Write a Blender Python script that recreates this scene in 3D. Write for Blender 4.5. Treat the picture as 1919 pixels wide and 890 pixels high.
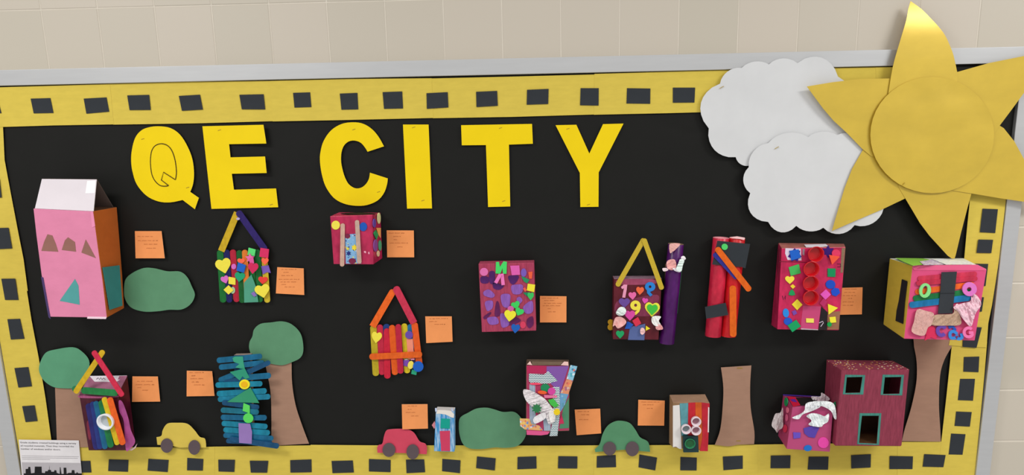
import bpy, bmesh, math, random
from mathutils import Vector, noise
from mathutils.geometry import delaunay_2d_cdt
random.seed(7)
for o in list(bpy.data.objects): bpy.data.objects.remove(o)
SC = bpy.context.scene; COL = SC.collection

# ---------------------------------------------------------------- camera (1919 x 890 frame)
W, H = 1919.0, 890.0
FPX, CX, CY = 1390.0, 981.80316, 550.0            # focal length and principal point in pixels
CAM_Y, CAM_Z = -2.1, 1.72                         # camera stands 2.1 m in front of the board
VX = Vector((0.99933252, -0.01205695, -0.03448386))   # world axes seen in image space (right, down, forward)
VY = Vector((0.03128194, -0.20507842, 0.97824551))
VZ = Vector((-0.01886655, -0.97867128, -0.20456437))
cd = bpy.data.cameras.new('camera'); cam = bpy.data.objects.new('camera', cd); COL.objects.link(cam)
from mathutils import Matrix
R = Matrix(((VX.x, -VX.y, -VX.z), (VY.x, -VY.y, -VY.z), (VZ.x, -VZ.y, -VZ.z)))
cam.matrix_world = Matrix.Translation((0, CAM_Y, CAM_Z)) @ R.to_4x4()
cd.sensor_fit = 'HORIZONTAL'; cd.sensor_width = 36; cd.lens = FPX / W * 36
cd.shift_x = (W / 2 - CX) / W; cd.shift_y = (CY - H / 2) / W
cd.clip_start = 0.05
SC.camera = cam

# ---------------------------------------------------------------- light
wd = bpy.data.worlds.new('hall'); SC.world = wd; wd.use_nodes = True
bg = wd.node_tree.nodes['Background']; bg.inputs[0].default_value = (1.0, 0.985, 0.965, 1); bg.inputs[1].default_value = 0.56
def area(name, loc, sx, sy, power, col=(1, .985, .96)):
    l = bpy.data.lights.new(name, 'AREA'); l.shape = 'RECTANGLE'; l.size = sx; l.size_y = sy; l.energy = power; l.color = col
    o = bpy.data.objects.new(name, l); COL.objects.link(o); o.location = loc   # points straight down from the ceiling
    return o
area('ceiling_lamp', (-1.9, -1.75, 2.9), 1.2, 0.5, 42)
area('ceiling_lamp.001', (0.15, -1.75, 2.9), 1.2, 0.5, 13)
area('ceiling_lamp.002', (2.25, -1.75, 2.9), 1.2, 0.5, 52)
SC.view_settings.view_transform = 'Standard'; SC.view_settings.look = 'None'
SC.view_settings.exposure = 0.0; SC.view_settings.gamma = 1; SC.view_settings.use_curve_mapping = False

# ---------------------------------------------------------------- pixel -> surface helpers
CAMP = Vector((0, CAM_Y, CAM_Z))
def ray(px, py):
    v = Vector((px - CX, py - CY, FPX)); return Vector((v.dot(VX), v.dot(VY), v.dot(VZ)))
class Surf:
    """a plane of the scene, outward normal n; pt() finds the point of the plane (lifted by off) under a photo pixel"""
    def __init__(s, d=0.0, p0=None, n=None, base=0.0):
        s.p0 = p0 or Vector((0, -d, 0)); s.n = (n or Vector((0, -1, 0))).normalized(); s.base = base; s.stack = []
    def pt(s, px, py, off=0.0):
        r = ray(px, py); t = ((s.p0 + s.n * off) - CAMP).dot(s.n) / r.dot(s.n); return CAMP + r * t
    def lift(s, pts, th):
        off = s.base
        for q, top in s.stack:
            if top > off and overlap(pts, q): off = top
        s.stack.append((pts, off + th + .00025)); return off + th
def P(px, py, d=0.0): return Surf(d).pt(px, py)
def planesurf(a, b, c, toward=None):
    n = (b - a).cross(c - a).normalized()
    if n.dot(CAMP - a) < 0: n = -n
    return Surf(p0=a, n=n)
def pip(x, y, poly):
    c = False; j = len(poly) - 1
    for i in range(len(poly)):
        xi, yi = poly[i]; xj, yj = poly[j]
        if (yi > y) != (yj > y) and x < (xj - xi) * (y - yi) / (yj - yi) + xi: c = not c
        j = i
    return c
def seg(a, b, c, d):
    def o(p, q, r): return (q[0]-p[0])*(r[1]-p[1]) - (q[1]-p[1])*(r[0]-p[0])
    return o(a, b, c) * o(a, b, d) < 0 and o(c, d, a) * o(c, d, b) < 0
def overlap(A, B):
    ax = [p[0] for p in A]; ay = [p[1] for p in A]; bx = [p[0] for p in B]; by = [p[1] for p in B]
    if max(ax) < min(bx) or max(bx) < min(ax) or max(ay) < min(by) or max(by) < min(ay): return False
    if any(pip(x, y, B) for x, y in A) or any(pip(x, y, A) for x, y in B): return True
    for i in range(len(A)):
        for j in range(len(B)):
            if seg(A[i-1], A[i], B[j-1], B[j]): return True
    return False
class Z:
    """reads coordinates measured in an enlarged crop of the photo: origin x0, y0 and enlargement k"""
    def __init__(s, x0, y0, k): s.x0, s.y0, s.k = x0, y0, k
    def __call__(s, *p): return [(s.x0 + a / s.k, s.y0 + b / s.k) for a, b in p]
    def p(s, a, b): return (s.x0 + a / s.k, s.y0 + b / s.k)
I = Z(0, 0, 1)

# ---------------------------------------------------------------- materials
def lin(h):
    h = h.lstrip('#'); r = []
    for i in (0, 2, 4):
        c = int(h[i:i+2], 16) / 255; r.append(c / 12.92 if c <= .04045 else ((c + .055) / 1.055) ** 2.4)
    return r
KIND = {  # rough, colour variation, noise scale xyz, bump, specular, metallic
 'paper':   (.80, .05, (25, 25, 25), .04, .25, 0),
 'fibre':   (.78, .05, (22, 22, 80), .03, .22, 0),
 'card':    (.50, .03, (12, 12, 12), .03, .22, 0),
 'sheen':   (.36, .07, (9, 9, 14), .06, .5, .35),
 'foam':    (.62, .04, (160, 160, 160), .06, .2, 0),
 'stick':   (.50, .16, (90, 90, 60), .08, .25, 0),
 'paint':   (.52, .22, (220, 220, 28), .10, .25, 0),
 'wet':     (.30, .28, (40, 40, 22), .10, .32, 0),
 'board':   (.80, .10, (40, 40, 140), .06, .2, 0),
 'tissue':  (.80, .03, (80, 80, 80), .0, .2, 0),
 'creased': (.50, .05, (16, 16, 22), .5, .25, 0),
 'plastic': (.25, .02, (20, 20, 20), .0, .5, 0),
 'metal':   (.36, .03, (6, 6, 60), .02, .5, .5),
 'glitter': (.38, .45, (900, 900, 900), .20, .6, 0),
 'foil':    (.22, .25, (60, 60, 60), .35, .6, .8),
 'ink':     (.70, .02, (20, 20, 20), .0, .2, 0),
}
MC = {}
def M(hexc, kind='paper', second=None):
    key = (hexc, kind, second)
    if key in MC: return MC[key]
    rough, var, sc, bump, spec, metal = KIND[kind]
    m = bpy.data.materials.new(kind + '_' + hexc); m.use_nodes = True; nt = m.node_tree; N = nt.nodes; L = nt.links
    b = N['Principled BSDF']; b.inputs['Roughness'].default_value = rough
    b.inputs['Specular IOR Level'].default_value = spec; b.inputs['Metallic'].default_value = metal
    tc = N.new('ShaderNodeTexCoord'); mp = N.new('ShaderNodeMapping'); mp.inputs['Scale'].default_value = sc
    L.new(tc.outputs['Object'], mp.inputs[0])
    nz = N.new('ShaderNodeTexNoise'); nz.inputs['Scale'].default_value = 1; nz.inputs['Detail'].default_value = 5; nz.inputs['Roughness'].default_value = .6
    L.new(mp.outputs[0], nz.inputs[0])
    rp = N.new('ShaderNodeValToRGB'); rp.color_ramp.elements[0].position = .3; rp.color_ramp.elements[1].position = .7
    c = lin(hexc)
    if second:
        c2 = lin(second); rp.color_ramp.elements[0].color = (*c, 1); rp.color_ramp.elements[1].color = (*c2, 1)
        rp.color_ramp.elements[0].position = .42; rp.color_ramp.elements[1].position = .60
    else:
        rp.color_ramp.elements[0].color = (*[x * (1 - var) for x in c], 1)
        rp.color_ramp.elements[1].color = (*[min(1, x * (1 + var) + var * .02) for x in c], 1)
    L.new(nz.outputs[0], rp.inputs[0]); L.new(rp.outputs[0], b.inputs['Base Color'])
    if bump:
        bp = N.new('ShaderNodeBump'); bp.inputs['Strength'].default_value = bump * 3; bp.inputs['Distance'].default_value = .001
        L.new(nz.outputs[0], bp.inputs['Height']); L.new(bp.outputs[0], b.inputs['Normal'])
    if kind == 'sheen': b.inputs['Coat Weight'].default_value = .6; b.inputs['Coat Roughness'].default_value = .28
    MC[key] = m; return m
def math_n(N, L, op, a, b=None):
    n = N.new('ShaderNodeMath'); n.operation = op
    for i, v in enumerate((a, b)):
        if v is None: continue
        if isinstance(v, (int, float)): n.inputs[i].default_value = v
        else: L.new(v, n.inputs[i])
    return n.outputs[0]
def M_chevron():
    m = bpy.data.materials.new('chevron_tape'); m.use_nodes = True; N = m.node_tree.nodes; L = m.node_tree.links; b = N['Principled BSDF']
    tc = N.new('ShaderNodeTexCoord'); s = N.new('ShaderNodeSeparateXYZ'); L.new(tc.outputs['Object'], s.inputs[0])
    x = math_n(N, L, 'MULTIPLY', s.outputs[0], 140); t = math_n(N, L, 'PINGPONG', x, .5)
    z = math_n(N, L, 'MULTIPLY', s.outputs[2], 190); a = math_n(N, L, 'ADD', z, t)
    f = math_n(N, L, 'FRACT', a); g = math_n(N, L, 'GREATER_THAN', f, .5)
    mx = N.new('ShaderNodeMix'); mx.data_type = 'RGBA'; mx.inputs[6].default_value = (*lin('f2f6f6'), 1); mx.inputs[7].default_value = (*lin('2f6d78'), 1)
    L.new(g, mx.inputs[0]); L.new(mx.outputs[2], b.inputs['Base Color']); b.inputs['Roughness'].default_value = .45; return m
def M_spots(base, cols, scale, dens, kind='paper', flat=None):
    """base colour printed or dotted with voronoi spots of several colours"""
    m = bpy.data.materials.new('spotted_' + base); m.use_nodes = True; N = m.node_tree.nodes; L = m.node_tree.links; b = N['Principled BSDF']
    tc = N.new('ShaderNodeTexCoord'); v = N.new('ShaderNodeTexVoronoi'); v.inputs['Scale'].default_value = scale; L.new(tc.outputs['Object'], v.inputs[0])
    r = N.new('ShaderNodeValToRGB'); r.color_ramp.interpolation = 'CONSTANT'
    while len(r.color_ramp.elements) < len(cols): r.color_ramp.elements.new(.5)
    for i, c in enumerate(cols): r.color_ramp.elements[i].position = i / len(cols); r.color_ramp.elements[i].color = (*lin(c), 1)
    s = N.new('ShaderNodeSeparateColor'); L.new(v.outputs['Color'], s.inputs[0]); L.new(s.outputs[0], r.inputs[0])
    g = math_n(N, L, 'LESS_THAN', v.outputs['Distance'], dens)
    mx = N.new('ShaderNodeMix'); mx.data_type = 'RGBA'; mx.inputs[6].default_value = (*lin(base), 1)
    L.new(g, mx.inputs[0]); L.new(r.outputs[0], mx.inputs[7]); L.new(mx.outputs[2], b.inputs['Base Color'])
    b.inputs['Roughness'].default_value = KIND[kind][0]; return m
def M_stripes(c1, c2, freq):
    m = bpy.data.materials.new('striped_' + c1); m.use_nodes = True; N = m.node_tree.nodes; L = m.node_tree.links; b = N['Principled BSDF']
    tc = N.new('ShaderNodeTexCoord'); s = N.new('ShaderNodeSeparateXYZ'); L.new(tc.outputs['Object'], s.inputs[0])
    x = math_n(N, L, 'MULTIPLY', s.outputs[0], freq); f = math_n(N, L, 'FRACT', x); g = math_n(N, L, 'GREATER_THAN', f, .55)
    mx = N.new('ShaderNodeMix'); mx.data_type = 'RGBA'; mx.inputs[6].default_value = (*lin(c1), 1); mx.inputs[7].default_value = (*lin(c2), 1)
    L.new(g, mx.inputs[0]); L.new(mx.outputs[2], b.inputs['Base Color']); b.inputs['Roughness'].default_value = .4; return m
def M_tile():
    m = bpy.data.materials.new('painted_block'); m.use_nodes = True; N = m.node_tree.nodes; L = m.node_tree.links; b = N['Principled BSDF']
    oi = N.new('ShaderNodeObjectInfo'); r = N.new('ShaderNodeValToRGB')
    r.color_ramp.elements[0].color = (*lin('c3bbab'), 1); r.color_ramp.elements[1].color = (*lin('cbc1b2'), 1); L.new(oi.outputs['Random'], r.inputs[0])
    tc = N.new('ShaderNodeTexCoord'); nz = N.new('ShaderNodeTexNoise'); nz.inputs['Scale'].default_value = 60; nz.inputs['Detail'].default_value = 4; L.new(tc.outputs['Object'], nz.inputs[0])
    bp = N.new('ShaderNodeBump'); bp.inputs['Strength'].default_value = .12; bp.inputs['Distance'].default_value = .001; L.new(nz.outputs[0], bp.inputs['Height'])
    L.new(bp.outputs[0], b.inputs['Normal']); L.new(r.outputs[0], b.inputs['Base Color']); b.inputs['Roughness'].default_value = .42; return m

# ---------------------------------------------------------------- object helpers
WL = {}
def wloc(o): return WL[o] if o is not None else Vector((0, 0, 0))
def obj(name, verts, faces, mats, parent=None, mi=None, smooth=False, bevel=0, seg=2):
    me = bpy.data.meshes.new(name)
    lo = Vector([min(v[i] for v in verts) for i in range(3)]); hi = Vector([max(v[i] for v in verts) for i in range(3)]); c = (lo + hi) / 2
    me.from_pydata([tuple(Vector(v) - c) for v in verts], [], faces)
    if not isinstance(mats, (list, tuple)): mats = [mats]
    for m in mats: me.materials.append(m)
    if mi: me.polygons.foreach_set('material_index', mi)
    if smooth: me.polygons.foreach_set('use_smooth', [True] * len(faces))
    bm = bmesh.new(); bm.from_mesh(me); bmesh.ops.recalc_face_normals(bm, faces=bm.faces); bm.to_mesh(me); bm.free()
    o = bpy.data.objects.new(name, me); COL.objects.link(o)
    if parent is not None: o.parent = parent
    o.location = c - wloc(parent); WL[o] = c
    if bevel:
        b = o.modifiers.new('soft edge', 'BEVEL'); b.width = bevel; b.segments = seg; b.limit_method = 'ANGLE'; b.angle_limit = math.radians(50)
    return o
def tag(o, label, cat, group=None):
    o['label'] = label; o['category'] = cat
    if group: o['group'] = group
    return o
def thing(name, label, cat, loc, group=None):
    o = bpy.data.objects.new(name, None); COL.objects.link(o); o.empty_display_size = .02
    o.location = loc; WL[o] = Vector(loc); return tag(o, label, cat, group)
def catmull(pts, n=5, closed=True):
    out = []; m = len(pts); rng = range(m) if closed else range(m - 1)
    for i in rng:
        if closed: p = [pts[(i + k - 1) % m] for k in range(4)]
        else: p = [pts[max(0, min(m - 1, i + k - 1))] for k in range(4)]
        for j in range(n):
            t = j / n
            out.append(tuple(.5 * ((2 * p[1][k]) + (-p[0][k] + p[2][k]) * t + (2*p[0][k] - 5*p[1][k] + 4*p[2][k] - p[3][k]) * t*t + (-p[0][k] + 3*p[1][k] - 3*p[2][k] + p[3][k]) * t**3) for k in (0, 1)))
    if not closed: out.append(tuple(pts[-1]))
    return out
def densify(pts, step):
    out = []
    for i, a in enumerate(pts):
        b = pts[(i + 1) % len(pts)]; n = max(1, int(math.hypot(b[0]-a[0], b[1]-a[1]) / step))
        out += [(a[0] + (b[0]-a[0]) * k / n, a[1] + (b[1]-a[1]) * k / n) for k in range(n)]
    return out
def area2(p): return sum(p[i-1][0] * p[i][1] - p[i][0] * p[i-1][1] for i in range(len(p)))
def poly(name, pts, surf, mat, parent=None, off=None, th=.001, curl=None, step=6, smooth=False, holes=(), edge=None, bevel=0, stack=True, shade=False):
    """a cut sheet: outline in photo pixels laid on a surface, front face raised by off, th thick"""
    if smooth: pts = catmull(pts)
    base_pts = pts
    if off is None: off = surf.lift(base_pts, th) if stack else surf.base + th
    loops = [list(pts)] + [list(h) for h in holes]
    if curl: loops = [densify(l, step) for l in loops]
    v2, ed = [], []
    for l in loops:
        b = len(v2); v2 += l; ed += [(b + i, b + (i + 1) % len(l)) for i in range(len(l))]
    nb = len(v2)
    if curl:
        x0, x1 = min(p[0] for p in pts), max(p[0] for p in pts); y0, y1 = min(p[1] for p in pts), max(p[1] for p in pts)
        y = y0 + step * .5; r = 0
        while y < y1:
            x = x0 + step * (.5 if r % 2 else .2)
            while x < x1:
                if pip(x, y, loops[0]) and not any(pip(x, y, h) for h in loops[1:]):
                    if all((x - q[0])**2 + (y - q[1])**2 > (step * .45)**2 for q in v2[:nb]): v2.append((x + random.uniform(-.2, .2) * step, y + random.uniform(-.2, .2) * step))
                x += step
            y += step; r += 1
    res = delaunay_2d_cdt([Vector(p) for p in v2], ed, [], 0, 1e-6)
    vv = [tuple(v) for v in res[0]]; tris = []
    for f in res[2]:
        cx = sum(vv[i][0] for i in f) / len(f); cy = sum(vv[i][1] for i in f) / len(f)
        if pip(cx, cy, loops[0]) and not any(pip(cx, cy, h) for h in loops[1:]): tris.append(list(f))
    used = sorted({i for f in tris for i in f}); mp = {k: i for i, k in enumerate(used)}
    vv = [vv[i] for i in used]; tris = [[mp[i] for i in f] for f in tris]
    front = [surf.pt(x, y, off + (curl(x, y) if curl else 0)) for x, y in vv]
    back = [p - surf.n * th for p in front]; n = len(front)
    cnt = {}
    for f in tris:
        for i in range(len(f)):
            a, b = f[i], f[(i + 1) % len(f)]; cnt[(a, b)] = 1
    bd = [(a, b) for (a, b) in cnt if (b, a) not in cnt]
    faces = tris + [[i + n for i in reversed(f)] for f in tris] + [[b, a, a + n, b + n] for a, b in bd]
    mi = [0] * (2 * len(tris)) + [1 if edge else 0] * len(bd)
    o = obj(name, front + back, faces, [mat, edge] if edge else mat, parent, mi, bevel=bevel)
    if shade:
        for i, p in enumerate(o.data.polygons): p.use_smooth = i < 2 * len(tris)
        o.data.set_sharp_from_angle(angle=math.radians(50))
    return o
def rot(x, y, a): c, s = math.cos(a), math.sin(a); return (x * c - y * s, x * s + y * c)
def o_circle(cx, cy, rx, ry=None, a=0, n=20):
    ry = ry or rx; a = math.radians(a); return [tuple(map(sum, zip((cx, cy), rot(rx * math.cos(t * 2 * math.pi / n), ry * math.sin(t * 2 * math.pi / n), a)))) for t in range(n)]
def o_heart(cx, cy, w, h, a=0):
    a = math.radians(a); out = []
    for i in range(22):
        t = i / 22 * 2 * math.pi
        x = 16 * math.sin(t) ** 3; y = 13 * math.cos(t) - 5 * math.cos(2*t) - 2 * math.cos(3*t) - math.cos(4*t)
        ex, ey = math.sin(t) * .5, -math.cos(t) * .5; k = .30    # foam hearts are blunt: part heart, part oval
        rx, ry = rot((x / 32 * (1 - k) + ex * k) * w, (-(y + 2.5) / 29 * (1 - k) + ey * k) * h, a); out.append((cx + rx, cy + ry))
    return out
def o_star(cx, cy, r, n=5, k=.5, a=0):
    return [(cx + (r if i % 2 == 0 else r * k) * math.sin(math.radians(a) + i * math.pi / n), cy - (r if i % 2 == 0 else r * k) * math.cos(math.radians(a) + i * math.pi / n)) for i in range(2 * n)]
def o_capsule(a, b, w, cut=0):
    dx, dy = b[0]-a[0], b[1]-a[1]; L = math.hypot(dx, dy); dx /= L; dy /= L; nx, ny = -dy, dx; r = w / 2; out = []
    def end(c, s):
        if (cut & (1 if s < 0 else 2)):
            return [(c[0] + nx * r * -s, c[1] + ny * r * -s), (c[0] + nx * r * s, c[1] + ny * r * s)]
        q = (c[0] - s * dx * r * .85, c[1] - s * dy * r * .85)
        return [(q[0] + s * (dx * r * .85 * math.sin(t) - nx * r * math.cos(t)), q[1] + s * (dy * r * .85 * math.sin(t) - ny * r * math.cos(t))) for t in [k * math.pi / 8 for k in range(9)]]
    return end(a, -1) + end(b, 1)
def stroke(path, w):
    """outline of a line of width w along a path, round-ish ends"""
    Lf, Rt = [], []
    for i, p in enumerate(path):
        a = path[max(0, i-1)]; b = path[min(len(path)-1, i+1)]; dx, dy = b[0]-a[0], b[1]-a[1]; l = math.hypot(dx, dy) or 1
        nx, ny = -dy / l * w / 2, dx / l * w / 2; Lf.append((p[0]+nx, p[1]+ny)); Rt.append((p[0]-nx, p[1]-ny))
    return Lf + Rt[::-1]
def arcp(cx, cy, rx, ry, a0, a1, n=12): return [(cx + rx * math.cos(math.radians(a0 + (a1-a0) * i / n)), cy + ry * math.sin(math.radians(a0 + (a1-a0) * i / n))) for i in range(n+1)]
def scallop(pts, bulges, n=8):
    out = []
    for i, a in enumerate(pts):
        b = pts[(i+1) % len(pts)]; dx, dy = b[0]-a[0], b[1]-a[1]; s = bulges[i]
        for k in range(n):
            t = k / n; h = 4 * s * t * (1 - t); h = h ** .85 * (s ** .15 if s > 0 else 1) if h > 0 else 0
            out.append((a[0] + dx * t + dy * h, a[1] + dy * t - dx * h))
    return out
def mpx(px, d=0): return px * (2.1 - d) / FPX
def frame_of(n):
    up = Vector((0, 0, 1)); u = up.cross(n).normalized(); return u, n.cross(u)
def lathe(name, cx, cy, surf, prof, mat, parent, off=0, n=28, mi=None, smooth=True):
    """profile (radius m, height m above the surface) turned about the surface normal"""
    c = surf.pt(cx, cy, off + max(h for r, h in prof)) - surf.n * max(h for r, h in prof); u, v = frame_of(surf.n)
    vs = [c + (u * math.cos(2*math.pi*k/n) + v * math.sin(2*math.pi*k/n)) * r + surf.n * h for r, h in prof for k in range(n)]
    fs = [[i*n + k, i*n + (k+1) % n, (i+1)*n + (k+1) % n, (i+1)*n + k] for i in range(len(prof)-1) for k in range(n)]
    fs.append([(len(prof)-1)*n + k for k in range(n)]); fs.append([k for k in reversed(range(n))])
    o = obj(name, vs, fs, mat, parent)
    for p in o.data.polygons: p.use_smooth = len(p.vertices) == 4 and smooth
    m = o.modifiers.new('soft edge', 'BEVEL'); m.width = .0004; m.segments = 1; m.limit_method = 'ANGLE'; return o
def loft(name, fr, bk, mats, parent, bevel=.0012, hollow_top=False):
    """box from a front outline to a back outline (world points, same count); mats: front, side per edge"""
    n = len(fr); vs = list(fr) + list(bk); fs = [list(range(n)), [n + i for i in reversed(range(n))]] + [[i, (i+1) % n, n + (i+1) % n, n + i] for i in range(n)]
    ml = list(dict.fromkeys(mats)); mi = [ml.index(mats[0]), ml.index(mats[0])] + [ml.index(mats[1 + i]) for i in range(n)]
    return obj(name, vs, fs, ml, parent, mi, bevel=bevel)
def back_of(v, d=.002): return Vector((v.x, -d, v.z))
class Craft:
    """one craft building: its Empty, the crop it was measured in and the surface being decorated"""
    def __init__(s, name, label, cat, z, at, d, group='craft buildings on the board'):
        s.z = z; s.t = thing(name, label, cat, P(*z.p(*at), 0), group); s.S = Surf(d)
    def poly(s, name, col, *pts, kind='foam', th=.0025, **k):
        if kind == 'foam' and th >= .002 and isinstance(col, str): k.setdefault('bevel', .0006)
        m = col if not isinstance(col, str) else M(col, kind)
        return poly(name, s.z(*pts), k.pop('surf', s.S), m, s.t, th=th, **k)
    def foam(s, col, *pts, **k): return s.poly(k.pop('name', 'foam_shape'), col, *pts, **k)
    def sq(s, col, *pts, **k): return s.poly('foam_square', col, *pts, **k)
    def heart(s, col, cx, cy, w, h, a=0, **k): return s.poly(k.pop('name', 'foam_heart'), col, *o_heart(cx, cy, w, h, a), **k)
    def circ(s, col, cx, cy, rx, ry=None, a=0, **k): return s.poly(k.pop('name', 'foam_circle'), col, *o_circle(cx, cy, rx, ry, a), **k)
    def star(s, col, cx, cy, r, **k):
        n = k.pop('n', 5); kk = k.pop('k', .5); return s.poly('foam_star', col, *o_star(cx, cy, r, n, kk), **k)
    def stick(s, col, x1, y1, x2, y2, w, cut=0, kind='stick', name='craft_stick', **k):
        return s.poly(name, col, *o_capsule((x1, y1), (x2, y2), w, cut), kind=kind, th=.002, **k)
    def paint(s, col, *pts, **k): return s.poly('paint_or_glare_patch', col, *pts, kind=k.pop('kind', 'paint'), th=.0004, smooth=True, off=s.S.base + k.pop('off', .0005), **k)
    def tissue(s, col, *pts, amp=.006, step=1.6, off=None, name='tissue', **k):
        ph = random.uniform(0, 50)
        def cu(x, y):
            u, v = rot(x, y, ph)                                 # folds run along u
            a = noise.noise(Vector((u * .035 + ph, v * .20, 1))); b = noise.noise(Vector((u * .10, v * .34 + ph, 3))); g = noise.noise(Vector((x * .08, y * .08, 7)))
            return amp * (.55 * (1 - abs(a) * 3) + .22 * (1 - abs(b) * 3) + .5 * g)
        return s.poly(name, col, *pts, kind='tissue', th=.0005, curl=cu, step=step, off=off if off is not None else s.S.base + .006, smooth=True, **k)
    def ring(s, col, cx, cy, ro, ri, h=.012, floor=None, kind='plastic', off=None, flare=1.0, name='bottle_cap', fcol=None):
        k = s.z.k; a, b = mpx(ro / k), mpx(ri / k); off = s.S.lift(s.z(*o_circle(cx, cy, ro)), .0) if off is None else off
        o = lathe(name, *s.z.p(cx, cy), s.S, [(a*.92, 0), (a*flare, h), (b*flare, h), (b*.92, .002)], M(col, kind), s.t, off=off)
        if fcol: o.data.materials.append(M(fcol, kind)); [setattr(p, 'material_index', 1) for p in o.data.polygons if len(p.vertices) > 4]
        return o
def cyl(name, a, b, r, mat, parent, wall=.0015, n=32, mend=None):
    ax = (b - a).normalized(); u = ax.orthogonal().normalized(); v = ax.cross(u); L = (b - a).length
    prof = [(r - wall, .004), (r - wall, 0), (r, 0), (r, L), (r - wall, L), (r - wall, L - .05 if L > .06 else L * .5)]
    vs = [a + (u * math.cos(2*math.pi*k/n) + v * math.sin(2*math.pi*k/n)) * q + ax * h for q, h in prof for k in range(n)]
    fs = [[i*n + k, i*n + (k+1) % n, (i+1)*n + (k+1) % n, (i+1)*n + k] for i in range(5) for k in range(n)]
    fs += [[k for k in range(n)], [5*n + k for k in range(n)]]
    mi = [1, 1, 0, 1, 1]; mi = [mi[i] for i in range(5) for k in range(n)] + [1, 1]
    return obj(name, vs, fs, [mat, mend or mat], parent, mi, smooth=True, bevel=.0003, seg=1)
def box(name, lo, hi, mat, parent=None, bevel=0):
    x0, y0, z0 = lo; x1, y1, z1 = hi
    vs = [Vector(p) for p in ((x0,y0,z0),(x1,y0,z0),(x1,y1,z0),(x0,y1,z0),(x0,y0,z1),(x1,y0,z1),(x1,y1,z1),(x0,y1,z1))]
    return obj(name, vs, [[0,1,2,3],[4,5,6,7],[0,1,5,4],[1,2,6,5],[2,3,7,6],[3,0,4,7]], mat, parent, bevel=bevel)

# ---------------------------------------------------------------- wall of painted blocks
wall = box('wall_back', (-2.45, .0118, .30), (2.25, .09, 2.75), M('ded6c8', 'paper')); wall['kind'] = 'structure'
tm = M_tile(); PX, PZ = .1584, .1597; K = 1.0057; X0 = -1.379 * K; Z0 = CAM_Z + (2.089 - CAM_Z) * K
w2, h2 = PX / 2 - .0009, PZ / 2 - .0009; e = .0022
tv = [(-w2,.004,-h2),(w2,.004,-h2),(w2,.004,h2),(-w2,.004,h2),(-w2,-.0008,-h2),(w2,-.0008,-h2),(w2,-.0008,h2),(-w2,-.0008,h2),
      (-w2+e,-.002,-h2+e),(w2-e,-.002,-h2+e),(w2-e,-.002,h2-e),(-w2+e,-.002,h2-e)]
tf = [[3,2,1,0]] + [[i,(i+1)%4,4+(i+1)%4,4+i] for i in range(4)] + [[4+i,4+(i+1)%4,8+(i+1)%4,8+i] for i in range(4)] + [[8,9,10,11]]
tme = bpy.data.meshes.new('wall_block'); tme.from_pydata(tv, [], tf); tme.materials.append(tm)
for j in range(-4, 11):
    for k in range(-6, 22):
        x = X0 + (k + .5) * PX; z = Z0 - (j + .5) * PZ
        if not (-2.42 < x - PX/2 and x + PX/2 < 2.24 and .32 < z - PZ/2 and z + PZ/2 < 2.74): continue
        if x - PX/2 > -1.68 and x + PX/2 < 1.295 and z - PZ/2 > .72 and z + PZ/2 < 1.925: continue
        o = bpy.data.objects.new('wall_block', tme); COL.objects.link(o); o.parent = wall
        o.location = Vector((x + random.uniform(-.0003, .0003), .0125, z)) - WL[wall]
        o.rotation_euler = (random.uniform(-.003, .003), 0, random.uniform(-.003, .003))

# ---------------------------------------------------------------- bulletin board
XL0, XL1, XR0, XR1, ZB0, ZB1, ZT0, ZT1 = -1.692, -1.650, 1.262, 1.303, .648, .690, 1.891, 1.933
bb = thing('bulletin_board', 'large bulletin board covered in black paper with a pale metal frame', 'bulletin board', (-.19, .012, ZB0))
al = M('c8c9ca', 'metal')
box('frame_rail', (XL0, -.009, ZT0), (XR1, .012, ZT1), al, bb, .0015)
box('frame_rail', (XL0, -.009, ZB0), (XR1, .012, ZB1), al, bb, .0015)
box('frame_rail', (XL0, -.009, ZB1), (XL1, .012, ZT0), al, bb, .0015)
box('frame_rail', (XR0, -.009, ZB1), (XR1, .012, ZT0), al, bb, .0015)
nx, nz = 300, 120; vs = []; fs = []
for j in range(nz + 1):
    for i in range(nx + 1):
        x = XL1 + (XR0 - XL1) * i / nx; z = ZB1 + (ZT0 - ZB1) * j / nz
        w = noise.noise(Vector((x * 3, 0, z * 5))) * .5 + noise.noise(Vector((x * 9 + z * 4, 5, z * 7))) * .35 + abs(noise.noise(Vector((x * 2.2 - z * 3, 9, z * 2)))) * .8
        cr = abs(z - 1.72 + .22 * (x - .45) + .02 * noise.noise(Vector((x * 12, 3, 0)))); w += .9 * max(0, 1 - cr / .012) * max(0, 1 - abs(x - .50) / .22)
        vs.append(Vector((x, .0028 + .0020 * w, z)))
for j in range(nz):
    for i in range(nx): a = j * (nx + 1) + i; fs.append([a, a + 1, a + nx + 2, a + nx + 1])
bp = obj('backing_paper', vs, fs, M('181816', 'card'), bb, smooth=True)
bp.data.materials[0].node_tree.nodes['Principled BSDF'].inputs['Specular IOR Level'].default_value = .17
bp.data.materials[0].node_tree.nodes['Principled BSDF'].inputs['Roughness'].default_value = .50
box('backing_panel', (XL1 - .02, .006, ZB1 - .02), (XR0 + .02, .0118, ZT0 + .02), M('6b5a45', 'board'), bb)

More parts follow.
